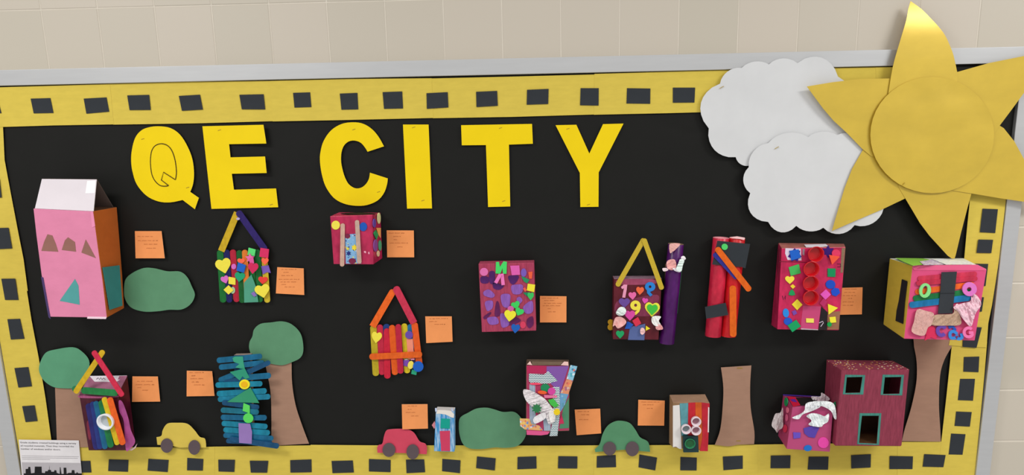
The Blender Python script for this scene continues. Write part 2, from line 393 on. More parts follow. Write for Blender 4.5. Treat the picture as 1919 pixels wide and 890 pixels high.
# ---------------------------------------------------------------- yellow border strips with black windows
SY, SE = M('d8c050', 'fibre'), M('efe08a', 'paper'); SB = M('2f3338', 'paper')
sq = {'t': [], 'l': [], 'b': [], 'r': []}
A = Z(0, 0, 2.967); Bz = Z(480, 0, 2.967); Cz = Z(960, 0, 2.967)
sq['t'] += [I((-30,188),(-4,187),(2.5,212),(-24,213)), A((170,548),(280,545),(297,628),(187,630)), A((465,548),(592,541),(607,621),(480,632)), A((707,530),(829,527),(838,611),(720,612)), A((994,533),(1112,526),(1128,609),(1011,616)),
  I((448.5,177.5),(494,176.5),(497,205),(453,204.8)), Bz((205,516),(300,513),(307,595),(213,598)), Bz((465,520),(563,516),(568,608),(474,610)), Bz((703,512),(812,508),(817,603),(711,605)), Bz((947,518),(1065,512),(1069,597),(949,605)), Bz((1223,510),(1340,505),(1344,588),(1225,595)),
  Cz((82,499),(202,494),(200,578),(80,582)), Cz((380,490),(481,490),(480,587),(377,585)), Cz((638,490),(768,492),(767,577),(635,575)), Cz((893,487),(1017,487),(1013,570),(893,571))]
L3 = Z(0, 300, 2.967); L5 = Z(0, 590, 2.967); L4 = Z(0, 380, 3.423)
sq['l'] += [I((-25,336),(-1,335),(3,370),(-20,371)), L3((-30,378),(47,376),(67,491),(-10,495)), L4((8,487),(97,486),(118,623),(32,623)), L4((47,747),(128,744),(156,872),(69,877)), L5((80,296),(157,290),(177,397),(102,404)), L5((123,508),(192,503),(208,590),(142,596))]
b1, b2, b3, b4 = Z(0,810,3.998), Z(480,810,3.998), Z(960,810,3.998), Z(1440,810,4.006)
sq['b'] += [b1((565,216),(676,214),(684,301),(575,302)), b1((815,203),(962,207),(958,296),(810,290)), b1((1112,199),(1263,207),(1256,298),(1105,287)), b1((1403,192),(1523,200),(1519,287),(1401,285)), b1((1635,205),(1760,206),(1755,297),(1637,293)), I((468,863.3),(502.7,863.5),(500.5,885.7),(470,885.5)),
  b2((255,209),(414,203),(416,299),(257,302)), b2((565,215),(724,211),(732,301),(572,306)), b2((845,200),(1008,207),(1007,299),(845,293)), b2((1122,205),(1259,203),(1266,299),(1127,306)), b2((1395,199),(1531,210),(1527,306),(1393,291)), b2((1655,181),(1795,195),(1788,286),(1648,268)),
  b3((40,185),(180,180),(182,271),(38,277)), b3((345,179),(488,181),(487,271),(342,270)), b3((634,178),(775,170),(778,261),(632,265)), b3((953,166),(1085,190),(1071,286),(946,262)), b3((1260,185),(1383,190),(1381,286),(1259,285)), b3((1578,182),(1727,175),(1727,273),(1583,284)),
  b4((18,175),(166,173),(163,270),(16,270)), b4((303,184),(452,183),(448,281),(295,280)), b4((621,173),(770,164),(768,264),(623,272)), b4((911,178),(1086,181),(1082,276),(909,276)), b4((1170,164),(1331,171),(1314,262),(1159,258))]
r1, r2, r3 = Z(1540,240,3.559), Z(1630,370,2.965), Z(1430,650,3.7077)
sq['r'] += [r1((1073,537),(1175,541),(1157,700),(1055,694)), r1((1045,743),(1143,745),(1131,834),(1033,832)), I((1826,494),(1852,494.5),(1847,536),(1821,535)), I((1815,557),(1844,557),(1840,584),(1811,583)), I((1806,612),(1840,613.5),(1830,652),(1804,650)),
  r3((1396,70),(1503,67),(1497,176),(1392,172)), r3((1370,222),(1473,222),(1459,374),(1354,370)), r3((1342,449),(1450,453),(1437,554),(1331,549)), r3((1307,602),(1407,607),(1386,749),(1290,747))]
def flank(*p): return catmull(list(p), 5, False)
def lx(y): return -69 + (y - 237) * (112 / 653)
strips = [
 ('t', 'top left corner piece of the yellow paper border under the frame', [(-80,166),(206,157.5),(213,233),(100,235),(-68,240)], .0020),
 ('t', 'yellow border strip above the letters Q and E', [(204,157.5),(360,153.5),(507,151.5),(513,227),(370,231),(212,233.5)], .0014),
 ('t', 'yellow border strip above the letter C', [(505,151.5),(650,148),(809,146.5),(812,221),(640,225),(511,227.5)], .0020),
 ('t', 'yellow border strip above the letters I and T', [(807,147),(960,143.5),(1116,139.5),(1115,214.5),(960,219),(811,221.5)], .0014),
 ('t', 'yellow border strip just left of the white clouds at the top', [(1114,138.5),(1250,134.5),(1372,131),(1400,208),(1250,212),(1113,215)], .0020),
 ('t', 'plain yellow border strip behind the clouds, left of the paper sun', [(1366,131),(1643,126),(1645,205),(1368,212)], .0014),
 ('t', 'short plain yellow border strip mostly hidden behind the paper sun', [(1641,126),(1760,125),(1760,198),(1645,203)], .0020),
 ('l', 'upper yellow border strip at the left side beside the pink carton', [(lx(237),237),(5.5,237),(8.5,300),(21,367),(34,435),(44,485),(52,545),(lx(545),545)], .0008),
 ('l', 'lower yellow border strip at the left side above the printed sheet', [(lx(543),543),(50,543),(59,600),(72.5,671),(85,745),(98,838),(98,905),(lx(905),905)], .0014),
 ('b', 'bottom yellow border strip under the rainbow stick box and the yellow car', [(96,837),(200,838),(360,838),(402,837),(402,905),(96,905)], .0020),
 ('b', 'bottom yellow border strip under the blue stick tower', [(400,837),(583,834.5),(583,905),(400,905)], .0014),
 ('b', 'bottom yellow border strip under the red paper car', [(582,833.5),(700,834.5),(860,834.5),(860,905),(582,905)], .0020),
 ('b', 'bottom yellow border strip under the large lower bush', [(858,834.5),(1000,835),(1116,834.5),(1116,905),(858,905)], .0014),
 ('b', 'bottom yellow border strip under the green car and the cardboard box', [(1113,834.5),(1250,834),(1420,833),(1420,905),(1113,905)], .0020),
 ('b', 'bottom yellow border strip under the pink tissue box and maroon house', [(1418,833),(1560,831),(1684,829.5),(1684,905),(1418,905)], .0014),
 ('b', 'short bottom yellow border strip right of the maroon house', [(1682,828),(1770,827.5),(1780,905),(1682,905)], .0020),
 ('r', 'upper right yellow border strip hanging wavy under the sun', [(1822,300),(1893,300),(1885,376),(1879,430),(1873,481),(1866,528),(1859,572),(1852,606),(1849,651),(1820,650),(1778,647),(1790,590),(1800,530),(1807,485),(1812,430),(1817,381)], .0040),
 ('r', 'lower right yellow border strip beside the rightmost tree trunk', [(1784.5,640),(1850,640),(1845,700),(1838,775),(1827,888),(1825,905),(1756,905),(1764,828),(1774,740)], .0024)]
strip_objs = []
for side, lab, pts, d in strips:
    wav = .0016 if side == 'r' and d > .003 else .0004
    cu = (lambda w: lambda x, y: w * (noise.noise(Vector((x * .02, y * .025, 3))) + .3))(wav)
    S = Surf(0)
    c = P(sum(p[0] for p in pts)/len(pts), sum(p[1] for p in pts)/len(pts))
    t = thing('border_strip', lab, 'paper border', c, 'yellow paper border strips around the board')
    pb = poly('paper_band', pts, S, SY, t, off=d + .0006, th=.0004, curl=cu, step=16, edge=SE)
    for v in pb.data.vertices:                                   # the paper ends where the frame begins
        w = v.co + WL[pb]; w.x = min(max(w.x, XL1 + .0004), XR0 - .0004); w.z = min(max(w.z, ZB1 + .0004), ZT0 - .0004); v.co = w - WL[pb]
    strip_objs.append((side, pts, d, wav, t))
for side, quads in sq.items():
    for q in quads:
        cx = sum(p[0] for p in q) / 4; cy = sum(p[1] for p in q) / 4
        best = [s for s in strip_objs if s[0] == side and pip(cx, cy, s[1])] or [s for s in strip_objs if s[0] == side][:1]
        s = max(best, key=lambda s: s[2])
        poly('black_window', q, Surf(0), SB, s[4], off=(.0042 if s[3] < .001 else .0072), th=.0005)

# ---------------------------------------------------------------- yellow letters
LY, LE = M('f3d300', 'card'), M('fbef7a', 'paper')
LS = M('b89a30', 'metal')
def staple(z, x, y, parent, d, a=-18, L=6):
    cx, cy = z.p(x, y); dx, dy = rot(L/2, 0, math.radians(a))
    poly('staple', stroke([(cx - dx, cy - dy), (cx, cy - .2), (cx + dx, cy + dy)], 1.0), Surf(0), LS, parent, off=d + .0007, th=.0007)
lz, cz, tz = Z(230,220,4.944), Z(580,220,4.944), Z(850,220,4.945)
q_out = catmull([(625,690),(650,620),(660,520),(645,390),(600,270),(530,160),(440,98),(330,82),(240,92),(170,122),(115,190),(85,300),(78,400),(90,500),(130,620),(220,725),(330,778),(440,787),(555,765)], 4, False) + [(668,850),(705,745)]
c_out = catmull([(690,268),(640,180),(580,110),(500,60),(410,45),(300,60),(200,120),(130,220),(100,330),(98,420),(115,530),(150,640),(220,740),(310,795),(420,818),(530,812),(630,770),(690,700),(718,620),(725,565)], 4, False) + catmull([(560,512),(550,570),(520,620),(475,652),(420,655),(365,620),(330,560),(305,480),(292,400),(297,320),(320,260),(365,222),(420,215),(475,235),(515,280),(538,318)], 4, False)
def rise(x0, x1, h): return lambda x, y: h * max(0, min(1, (x - x0) / (x1 - x0))) ** 1.6
letters = [
 ('Q', lz, q_out, [(185,200),(600,650)], lambda x, y: .0015 * abs(math.sin(x * .05)), 'tilted with a printed inner outline, first of the title'),
 ('E', lz, [(738,82),(1303,68),(1330,242),(985,248),(998,370),(1318,362),(1333,515),(1010,522),(1030,670),(1420,658),(1440,832),(822,847)], [(895,118),(1375,808)], lambda x, y: .011 * max(0, min(1, (x - 425) / 75)) ** 1.5 * (1 - max(0, min(1, (y - 330) / 25))), 'second of the title, right of the Q'),
 ('C', cz, c_out, [(410,112),(640,690)], lambda x, y: .002, 'third of the title, above the crimson box'),
 ('I', cz, [(866,66),(1103,66),(1135,843),(904,845)], [(965,92),(1050,770)], lambda x, y: .0005, 'between the C and the T'),
 ('T', tz, [(70,72),(727,60),(735,244),(513,252),(525,825),(320,830),(300,256),(76,258)], [(435,98),(465,775)], lambda x, y: .002 * abs(x - 935) / 60, 'between the I and the Y'),
 ('Y', tz, [(945,72),(1138,68),(1258,335),(1385,62),(1575,57),(1345,510),(1343,828),(1175,830),(1170,515)], [(1060,105),(1250,808)], lambda x, y: .001, 'last of the title')]
for ch, z, pts, st, cu, txt in letters:
    pp = z(*pts); c = P(sum(p[0] for p in pp)/len(pp), sum(p[1] for p in pp)/len(pp))
    t = thing('cutout_letter', 'bright yellow cut-out letter ' + ch + ', ' + txt, 'letter', c, 'yellow title letters')
    face = poly('letter_face', pp, Surf(0), LY, t, off=.0032, th=.0008, curl=cu, step=8, edge=LE)
    for x, y in st:
        sx, sy = z.p(x, y); staple(z, x, y, face, .0032 + cu(sx, sy))
    if ch == 'Q':
        path = catmull([(488,578),(497,520),(493,450),(478,370),(450,300),(410,258),(355,243),(300,262),(268,310),(257,380),(258,450),(270,530),(300,590),(345,630),(390,637),(425,632)], 3, False) + [(357,580),(377,507),(488,578)]
        o = poly('printed_outline', z(*stroke(path, 7.5)), Surf(0), M('3a2a10', 'ink'), face, off=.0052, th=.0002)

# ---------------------------------------------------------------- clouds
kz = Z(1300, 90, 2.471); CW = M('d6d7d8', 'card'); CE = M('f4f4f4', 'paper')
t = thing('paper_cloud', 'upper white scalloped paper cloud overlapping the yellow border', 'cloud', P(1440, 210))
poly('cloud_sheet', kz(*scallop([(70,372),(122,165),(222,92),(348,76),(480,70),(668,132),(760,330),(600,520),(252,545),(195,505)], [.30,.2,.17,.19,.30,.15,.1,.0,.2,.27])), Surf(0), CW, t, off=.0130, th=.0006, curl=lambda x, y: .004 * noise.noise(Vector((x * .012, y * .012, 0))), step=14, edge=CE, shade=True)
staple(kz, 130, 182, t, .0155, -30, 9)
t = thing('paper_cloud', 'lower white scalloped paper cloud under the upper cloud and left of the sun', 'cloud', P(1500, 340))
poly('cloud_sheet', kz(*scallop([(262,672),(255,552),(345,440),(530,412),(665,403),(790,440),(900,560),(880,742),(745,820),(600,832),(475,823),(345,805)], [.24,.2,.18,.15,.2,.2,.15,.22,.24,.17,.30,.30])), Surf(0), CW, t, off=.0190, th=.0006, curl=lambda x, y: .004 * noise.noise(Vector((x * .012, y * .012, 4))), step=14, edge=CE, shade=True)
staple(kz, 385, 462, t, .0215, -30, 9)

# ---------------------------------------------------------------- sun
SUNM, SUE = M('d9b93c', 'sheen'), M('b8942a', 'paper')
sun = thing('paper_sun', 'big glossy golden paper sun with six pointed rays in the upper right corner', 'sun decoration', P(1747, 253))
def curl_to(ax, ay, r0, r1, h, p=2):
    return lambda x, y: h * max(0, min(1, (math.hypot(x - ax, y - ay) - r0) / (r1 - r0))) ** p
def top_curl(x, y): return -.003 * max(0, (110 - y) / 110) - .012 * max(0, (70 - y) / 70) ** 2
rays = [
 (flank((1706.5,2),(1727,17),(1744,34),(1759,50),(1771,66),(1780,85),(1787,104),(1794,136)) + [(1795,200),(1690,215)] + flank((1663,187),(1673,126),(1687,76),(1698,39),(1702,18),(1706,3.5)), .0300, top_curl),
 ([(1512,162),(1560,154),(1612,148),(1671,147),(1710,190),(1680,300),(1633,293),(1616,279),(1588,250),(1562,226),(1543,204)], .0262, curl_to(1747,253,120,240,.006)),
 ([(1559,433),(1570,395),(1583,352),(1597,316),(1617,281),(1660,240),(1760,330),(1697,371.5),(1652,393),(1600,415)], .0240, curl_to(1747,253,120,240,.002)),
 ([(1683,349),(1708.6,392),(1724,418),(1742,442),(1776,479),(1784,484.5),(1789,484.5),(1791,478),(1801,436),(1814,386),(1824,350),(1790,290),(1700,290)], .0250, curl_to(1747,253,120,240,.004)),
 ([(1779,356),(1824,363),(1877,372),(1919,378),(1962,386),(1942,338),(1919,298),(1901,265),(1881,240),(1840,215),(1740,260)], .0272, curl_to(1747,253,120,230,.005)),
 ([(1790,136),(1854,118),(1919,105),(1985,88),(1950,130),(1919,174),(1897,204),(1873,236),(1840,285),(1760,260),(1745,150)], .0285, curl_to(1747,253,120,240,.005))]
for pts, d, cu in rays: poly('sun_ray', pts, Surf(0), SUNM, sun, off=d, th=.0005, curl=cu, step=9, edge=SUE, shade=True)
poly('sun_disc', o_circle(1747, 253, 116, 109, 0, 44), Surf(0), SUNM, sun, off=.0330, th=.0005, curl=lambda x, y: .0015 * noise.noise(Vector((x * .02, y * .02, 0))), step=11, edge=SUE, shade=True)
staple(Z(1540,240,3.559), 548, 372, sun, .0350, -50, 6)

# ---------------------------------------------------------------- trees, bushes, cars
GR, GE = M('5c8f6c', 'paper'), M('8cbf9a', 'paper'); TR, TE = M('a5806b', 'fibre'), M('cfae9a', 'paper')
GR2 = M('5a9a76', 'paper')
ft = lambda x, y: .0012 * (noise.noise(Vector((x * .03, y * .03, 2))) + 1)
s5 = Z(0, 590, 2.967); s6 = Z(360, 590, 2.968); s7 = Z(1070, 670, 4.044); s8 = Z(1430, 650, 3.7077)
def tree(label, at, trunk, crown=None, cm=GR, td=.0040):
    t = thing('paper_tree', label, 'tree', P(*at), 'paper trees along the bottom')
    if crown: poly('tree_crown', crown, Surf(0), cm, t, off=.0085, th=.0005, smooth=True, curl=ft, step=12, edge=GE)
    poly('tree_trunk', trunk, Surf(0), TR, t, off=td, th=.0005, curl=ft, step=12, edge=TE); return t
tree('paper tree with pale green crown at the far left, behind the rainbow stick box', (133, 838), I((103,722),(152,724),(160,790),(167,838),(107,838.5),(105,780)), s5((255,210),(310,192),(400,180),(450,200),(495,255),(485,330),(430,400),(350,408),(290,398),(240,360),(217,310),(225,260)), GR2)
tree('paper tree with green crown and brown trunk beside the blue stick tower', (550, 834), s6(*(flank((553,262),(556,380),(575,500),(610,610),(650,716)) + flank((440,728),(441,560),(435,420),(405,265)))), s6((345,80),(380,50),(440,42),(495,36),(545,48),(590,85),(612,130),(618,200),(600,240),(550,265),(500,280),(440,272),(390,255),(340,240),(318,190),(320,150),(335,120)))
t = tree('bare brown paper tree trunk without crown right of the cardboard box', (1380, 834), s7(*(flank((1367,60),(1358,210),(1362,380),(1390,560),(1388,655)) + flank((1260,660),(1190,672),(1090,660)) + flank((1093,655),(1130,550),(1148,400),(1155,230),(1137,75)))), td=.0065)
staple(s7, 1280, 80, t, .0085, 0, 10); staple(s7, 1270, 632, t, .0085, 0, 8)
tree('brown paper tree trunk rising behind the pink cube, right of the maroon house', (1730, 828), I((1708,590),(1795,590)) + s8(*(flank((1310,0),(1260,90),(1230,200),(1222,400),(1232,580),(1235,658)) + flank((965,655),(985,570),(1030,420),(1065,250),(1068,110),(1050,0)))))
b = thing('paper_bush', 'green paper bush right of the tall pink carton', 'bush', P(298, 582), 'green paper bushes')
poly('bush_sheet', Z(0,300,2.967)((700,660),(740,625),(800,600),(860,602),(930,618),(1000,620),(1040,650),(1065,700),(1083,750),(1060,800),(1010,830),(940,832),(880,840),(800,842),(730,820),(695,770),(690,710)), Surf(0), GR, b, off=.006, th=.0005, smooth=True, curl=ft, step=12, edge=GE)
b = thing('paper_bush', 'green paper bush at the bottom beside the collage box', 'bush', P(920, 838), 'green paper bushes')
c2 = Z(680, 740, 5.644)
poly('bush_sheet', c2((1030,240),(1120,185),(1200,145),(1300,135),(1380,150),(1480,180),(1590,178),(1650,215),(1700,290),(1728,400),(1690,490),(1620,545),(1500,560),(1400,555),(1260,572),(1130,565),(1060,520),(1025,430),(1015,330)), Surf(0), GR, b, off=.009, th=.0005, smooth=True, curl=ft, step=12, edge=GE)
WH = M('5e5054', 'paper')
def car(label, col, z, body, wheels, edge):
    t = thing('paper_car', label, 'car', P(*z.p(*wheels[0][:2])), 'paper cars on the bottom border')
    poly('car_body', z(*body), Surf(0), M(col, 'paper'), t, off=.0100, th=.0006, curl=ft, step=9, edge=M(edge, 'paper'))
    for x, y, rx, ry in wheels: poly('wheel', z(*o_circle(x, y, rx, ry, 0, 26)), Surf(0), WH, t, off=.0150, th=.0008)
cb = catmull([(870,680),(897,672),(905,640),(930,605),(980,600),(1040,605),(1080,640),(1110,678),(1140,690),(1146,738)], 4, False)
car('yellow paper car left of the blue stick tower', 'd9bf52', s5, cb + [(1060,736),(1000,738),(950,727),(875,722)], [(927,727,34,40),(1080,737,33,41)], 'f2e08a')
cb = catmull([(150,560),(165,530),(205,515),(225,430),(250,375),(300,362),(400,358),(480,365),(545,405),(600,490),(660,515),(678,560),(675,628)], 4, False)
car('red paper car under an orange sticky note', 'd2475f', c2, cb + [(600,622),(350,612),(155,612)], [(275,582,68,74),(527,602,66,80)], 'e87f90')
cb = catmull([(180,695),(218,655),(240,580),(280,515),(340,482),(400,482),(450,500),(490,550),(525,605),(585,640),(600,715)], 4, False)
car('green paper car left of the cardboard box', '568f68', s7, cb + [(500,706),(400,698),(185,716)], [(293,690,49,52),(465,692,50,56)], '8cbf9a')

# ---------------------------------------------------------------- sticky notes with handwriting
NM, NE, INK = M('f0985a', 'paper'), M('ffc9a0', 'paper'), M('c0703e', 'ink')
notes = [
 (Z(250,430,14.83), [(40,45),(780,45),(870,800),(60,800)], [(110,550,195),(120,680,310),(290,660,410),(360,620,520)], 'orange sticky note above the upper left green bush'),
 (Z(515,498,15.35), [(70,40),(830,75),(845,840),(30,795)], [(190,620,105),(240,400,190),(190,520,280),(110,700,390),(160,610,465),(190,320,540),(280,590,610)], 'orange sticky note right of the green stick house with seven written lines'),
 (Z(722,428,15.34), [(40,55),(820,60),(830,830),(55,830)], [(90,550,135),(230,440,230),(240,340,320),(120,640,420),(340,500,530)], 'orange sticky note right of the pink box below the letter C'),
 (Z(1008,550,15.34), [(60,70),(822,80),(820,830),(60,830)], [(110,580,130),(180,470,200),(180,690,280),(140,640,350),(280,390,435),(290,520,525)], 'orange sticky note right of the purple painted box'),
 (Z(244,702,12.0), [(50,40),(620,42),(672,605),(42,612)], [(150,500,150),(120,540,225),(160,260,290),(270,400,350)], 'orange sticky note right of the rainbow stick box'),
 (Z(244,702,12.0), [(1272,-88),(1842,-78),(1896,478),(1268,488)], [(1330,1650,-45),(1370,1460,25),(1350,1640,90),(1380,1540,165),(1430,1670,230)], 'orange sticky note left of the blue stick tower'),
 (Z(1570,535,14.83), [(-60,70),(690,50),(670,800),(-90,815)], [(190,520,100),(180,480,190),(140,500,280),(280,390,355),(140,430,455),(140,420,550)], 'orange sticky note partly behind the pink box with red cups'),
 (Z(750,755,17.4), [(50,45),(890,40),(905,835),(70,860)], [(240,540,100),(240,360,210),(180,500,310),(350,600,425)], 'orange sticky note above the red paper car'),
 (Z(1076,762,15.9), [(15,90),(775,60),(805,795),(75,850)], [(100,440,145),(200,450,240),(140,420,385)], 'orange sticky note tilted beside the green paper car, right of the collage box'),
 (Z(1192,745,15.6), [(65,65),(840,90),(820,820),(50,815)], [(150,700,130),(190,500,210),(310,480,315)], 'orange sticky note left of the cardboard box with caps'),
 (Z(795,590,15.9), [(30,45),(820,45),(845,800),(60,840)], [(150,320,115),(340,700,110),(150,380,200),(300,620,280)], 'orange sticky note right of the orange and red stick house')]
for z, q, lines, lab in notes:
    qq = z(*q); y0 = min(p[1] for p in qq); cx = sum(p[0] for p in qq) / 4; cy = sum(p[1] for p in qq) / 4
    t = thing('sticky_note', lab, 'note', P(cx, cy), 'orange sticky notes')
    lift = random.uniform(.002, .005); base = .0135 if 'red paper car' in lab else .0036
    cu = (lambda y0, lift: lambda x, y: lift * max(0, (y - y0) / 50) ** 2)(y0, lift)
    ns = poly('note_sheet', qq, Surf(0), NM, t, off=base, th=.0008, curl=cu, step=8, edge=NE)
    vs, fs = [], []; S = Surf(0)
    for a, b, y in lines:
        x = a; wk = z.k
        while x < b:
            n = random.randint(3, 7); wl = min(n * 22, b - x); pth = []
            for k in range(n * 4 + 1):
                u = k / (n * 4); pth.append(z.p(x + wl * u, y + 16 * math.sin(k * 1.7 + random.random()) * random.uniform(.5, 1)))
            sk = stroke(pth, .42); m = len(sk); h = m // 2; b0 = len(vs)
            for (px, py) in sk: vs.append(S.pt(px, py, base + .0003 + cu(px, py)))
            for k in range(h - 1): fs.append([b0 + k, b0 + k + 1, b0 + m - 2 - k, b0 + m - 1 - k])
            x += wl + 26
    obj('handwriting', vs, fs, INK, ns)

# ---------------------------------------------------------------- printed sheet, bottom left
pz = Z(0, 800, 9.889)
t = thing('printed_sheet', 'white printed sheet with three lines of text over a black skyline, bottom left corner', 'paper sheet', P(95, 888))
sh = poly('sheet', pz((345,235),(1460,250),(1510,820),(1540,1150),(430,1150)), Surf(0), M('e6e2e4', 'paper'), t, off=.0085, th=.0004)
poly('printed_panel', pz((402,655),(1490,668),(1536,1120),(440,1120)), Surf(0), M('b9b4b8', 'paper'), sh, off=.0088, th=.0002)
sky = [(440,1140),(440,860),(475,860),(475,780),(520,775),(525,740),(560,740),(575,860),(640,850),(645,735),(770,735),(775,850),(830,855),(840,820),(885,820),(890,795),(912,795),(916,715),(920,795),(945,800),(950,830),(1000,830),(1010,800),(1045,805),(1050,850),(1105,870),(1110,745),(1120,745),(1140,870),(1180,870),(1178,755),(1228,755),(1235,870),(1270,850),(1325,850),(1330,800),(1378,800),(1385,860),(1410,860),(1425,835),(1450,860),(1515,860),(1530,1140)]
poly('printed_skyline', pz(*sky), Surf(0), M('1b1a1c', 'paper'), sh, off=.0091, th=.0002)
for (x0, x1, y0, y1) in ((405,1460,540,553),(405,1440,572,582),(410,925,600,606)):
    poly('printed_rule', pz((x0,y0-6),(x1,y1-4),(x1,y1+1),(x0,y0-1)), Surf(0), M('8f8a8e', 'ink'), sh, off=.0089, th=.0002)
def text(body, a, b, d, mat, parent, hgt):
    """printed line of text from pixel a to pixel b"""
    A_, B_ = P(*a, d), P(*b, d); cu = bpy.data.curves.new('t', 'FONT'); cu.body = body; cu.size = 1; cu.extrude = 0; cu.resolution_u = 2
    tmp = bpy.data.objects.new('t', cu); COL.objects.link(tmp); dg = bpy.context.evaluated_depsgraph_get(); me = bpy.data.meshes.new_from_object(tmp.evaluated_get(dg))
    bpy.data.objects.remove(tmp); wd_ = max(v.co.x for v in me.vertices); u = (B_ - A_); up = Vector((0, 0, 1)); sx = u / wd_
    vs = [A_ + sx * v.co.x + up * v.co.y * hgt for v in me.vertices]; fs = [list(p.vertices) for p in me.polygons]
    return obj('printed_text', vs, fs, mat, parent)
TI = M('3c383c', 'ink')
text('Grade students created buildings using a variety', pz.p(372,300), pz.p(1412,318), .0090, TI, sh, .0072)
text('of recycled materials. Then they recorded the', pz.p(380,360), pz.p(1370,375), .0090, TI, sh, .0072)
text('number of windows and/or doors.', pz.p(385,418), pz.p(1122,432), .0090, TI, sh, .0072)

# ================================================================ craft buildings
CB = M('9a7a58', 'board'); DK = M('15100e', 'paper')
def front4(z, q, d): return [P(*z.p(*p), d) for p in q]

# --- tall pink carton (left)
z = Z(40, 320, 3.068); D = .105
c = Craft('carton_building', 'tall pink milk-carton building with white roof and orange side, upper left', 'craft building', z, (330, 845), D)
fq = [(68,216),(412,232),(440,440),(468,640),(492,845),(165,840),(115,600),(85,370)]
fr = front4(z, fq, D)
bq = {1: (550,208), 2: (568,430), 3: (582,610), 4: (592,790)}
bk = [P(*z.p(*bq[i]), .006) if i in bq else back_of(fr[i]) for i in range(8)]
PK, OR = M('df86a8', 'creased'), M('c2652a', 'creased')
loft('carton_body', fr, bk, [PK, M('5c4030', 'board'), OR, OR, OR, PK, PK, PK, PK], c.t, .002)
rid = [P(*z.p(118,47), .06), P(*z.p(433,50), .06)]
def panel(name, vs, mat, parent, th=.0015):
    n = (vs[1] - vs[0]).cross(vs[2] - vs[0]).normalized()
    if n.dot(CAMP - vs[0]) < 0: n = -n
    k = len(vs); return obj(name, list(vs) + [v - n * th for v in vs], [list(range(k)), [k + i for i in reversed(range(k))]] + [[i, (i+1) % k, k + (i+1) % k, k + i] for i in range(k)], mat, parent)
WR = M('dcd4da', 'card')
rf = panel('roof_front', [rid[0], rid[1], P(*z.p(415,232), D + .001), P(*z.p(78,216), D + .001)], WR, c.t)
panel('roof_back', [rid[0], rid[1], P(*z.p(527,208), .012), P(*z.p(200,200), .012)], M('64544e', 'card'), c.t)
rs = planesurf(rid[0], rid[1], P(*z.p(415,232), D + .001))
poly('tape', z((378,58),(428,56),(422,128),(368,130)), rs, M('f4f2f4', 'card'), rf, off=.0006, th=.0004)
for q in ([(115,460),(130,410),(150,365),(178,372),(198,420),(212,465)], [(232,455),(250,400),(268,382),(308,410),(314,465)], [(345,470),(370,395),(390,430),(428,502)]):
    c.poly('paper_window', '93665c', *q, kind='paper', th=.0006)
c.poly('paper_door', '539e9c', (220,748),(308,622),(328,660),(335,770),(260,755), kind='paper', th=.0006)
ss = planesurf(fr[1], fr[4], bk[2])
poly('side_panel', z((468,555),(565,543),(582,775),(508,800)), ss, M('3c8784', 'paper'), c.t, off=.004, th=.001)
c.poly('paper_flap', 'eb8fb4', (398,236),(412,234),(424,318),(405,327), kind='card', th=.0008)
c.poly('paper_flap', 'f4d5e2', (380,838),(490,840),(486,852),(378,850), kind='card', th=.0008)
c.poly('carton_edge', '4a3a6a', (113,610),(126,614),(168,852),(156,842), kind='card', th=.001)

# --- green stick house with foam shapes
z = Z(380, 390, 5)
c = Craft('stick_house', 'green, navy and red craft stick house covered in foam shapes under letter E', 'craft building', z, (370, 885), .006)
c.poly('backing_card', '4a3a2a', (170,430),(590,425),(610,840),(190,860), kind='board', off=-.0002, th=.003)
for col, a in (('0f6b2c',(160,392,192,885,60)),('171759',(222,388,250,885,54)),('b01c36',(280,388,318,880,56)),('0e5a26',(340,394,370,888,54)),('d9772a',(392,390,418,884,52)),('0f6b2c',(452,398,476,882,52)),('12692d',(512,388,536,882,54)),('c9b02a',(572,392,605,886,54))): c.stick(col, *a)
c.stick('c8a51c', 322, 42, 172, 402, 62, cut=3); c.stick('2a1a63', 325, 28, 590, 400, 60)
c.circ('b9a8d8', 330, 100, 16, 12, kind='plastic', name='glue_blob')
YF, PF, GF, BF, VF, OF = 'f2e24a', 'd86fc4', '5fd873', '1f62c4', '7a5cb8', 'ff6a4a'
c.poly('paper_strip', '4f9c80', (455,622),(500,740),(520,880),(388,885),(385,700),(420,660), kind='paper', th=.0006)
c.sq('5fdc78', (428,370),(495,388),(485,450),(418,440)); c.sq('d82f63', (540,372),(620,385),(612,470),(528,455))
c.heart(YF, 193, 540, 148, 148, -14); c.circ(PF, 290, 548, 23, 26); c.heart(OF, 358, 498, 72, 60); c.sq(BF, (330,508),(404,535),(385,607),(313,585))
c.heart('1fa070', 345, 645, 98, 96, 8); c.heart(PF, 206, 670, 74, 78, -20); c.sq(YF, (240,643),(307,655),(305,720),(240,710)); c.circ('a8c8a0', 280, 770, 22, 32)
c.sq(YF, (240,722),(287,770),(240,810),(193,765)); c.star('e86fae', 440, 468, 46, n=5); c.foam('e05aa0', (430,478),(470,450),(480,520),(440,520)); c.heart('d22a5c', 470, 562, 98, 108, 5)
c.heart(OF, 582, 498, 68, 68); c.foam(VF, (545,545),(615,535),(636,608),(600,600),(562,622)); c.heart('e8403c', 562, 676, 90, 74, 5); c.foam('8a6fb8', (450,800),(480,780),(505,820),(480,832))
c.heart(YF, 558, 776, 142, 132, -12)

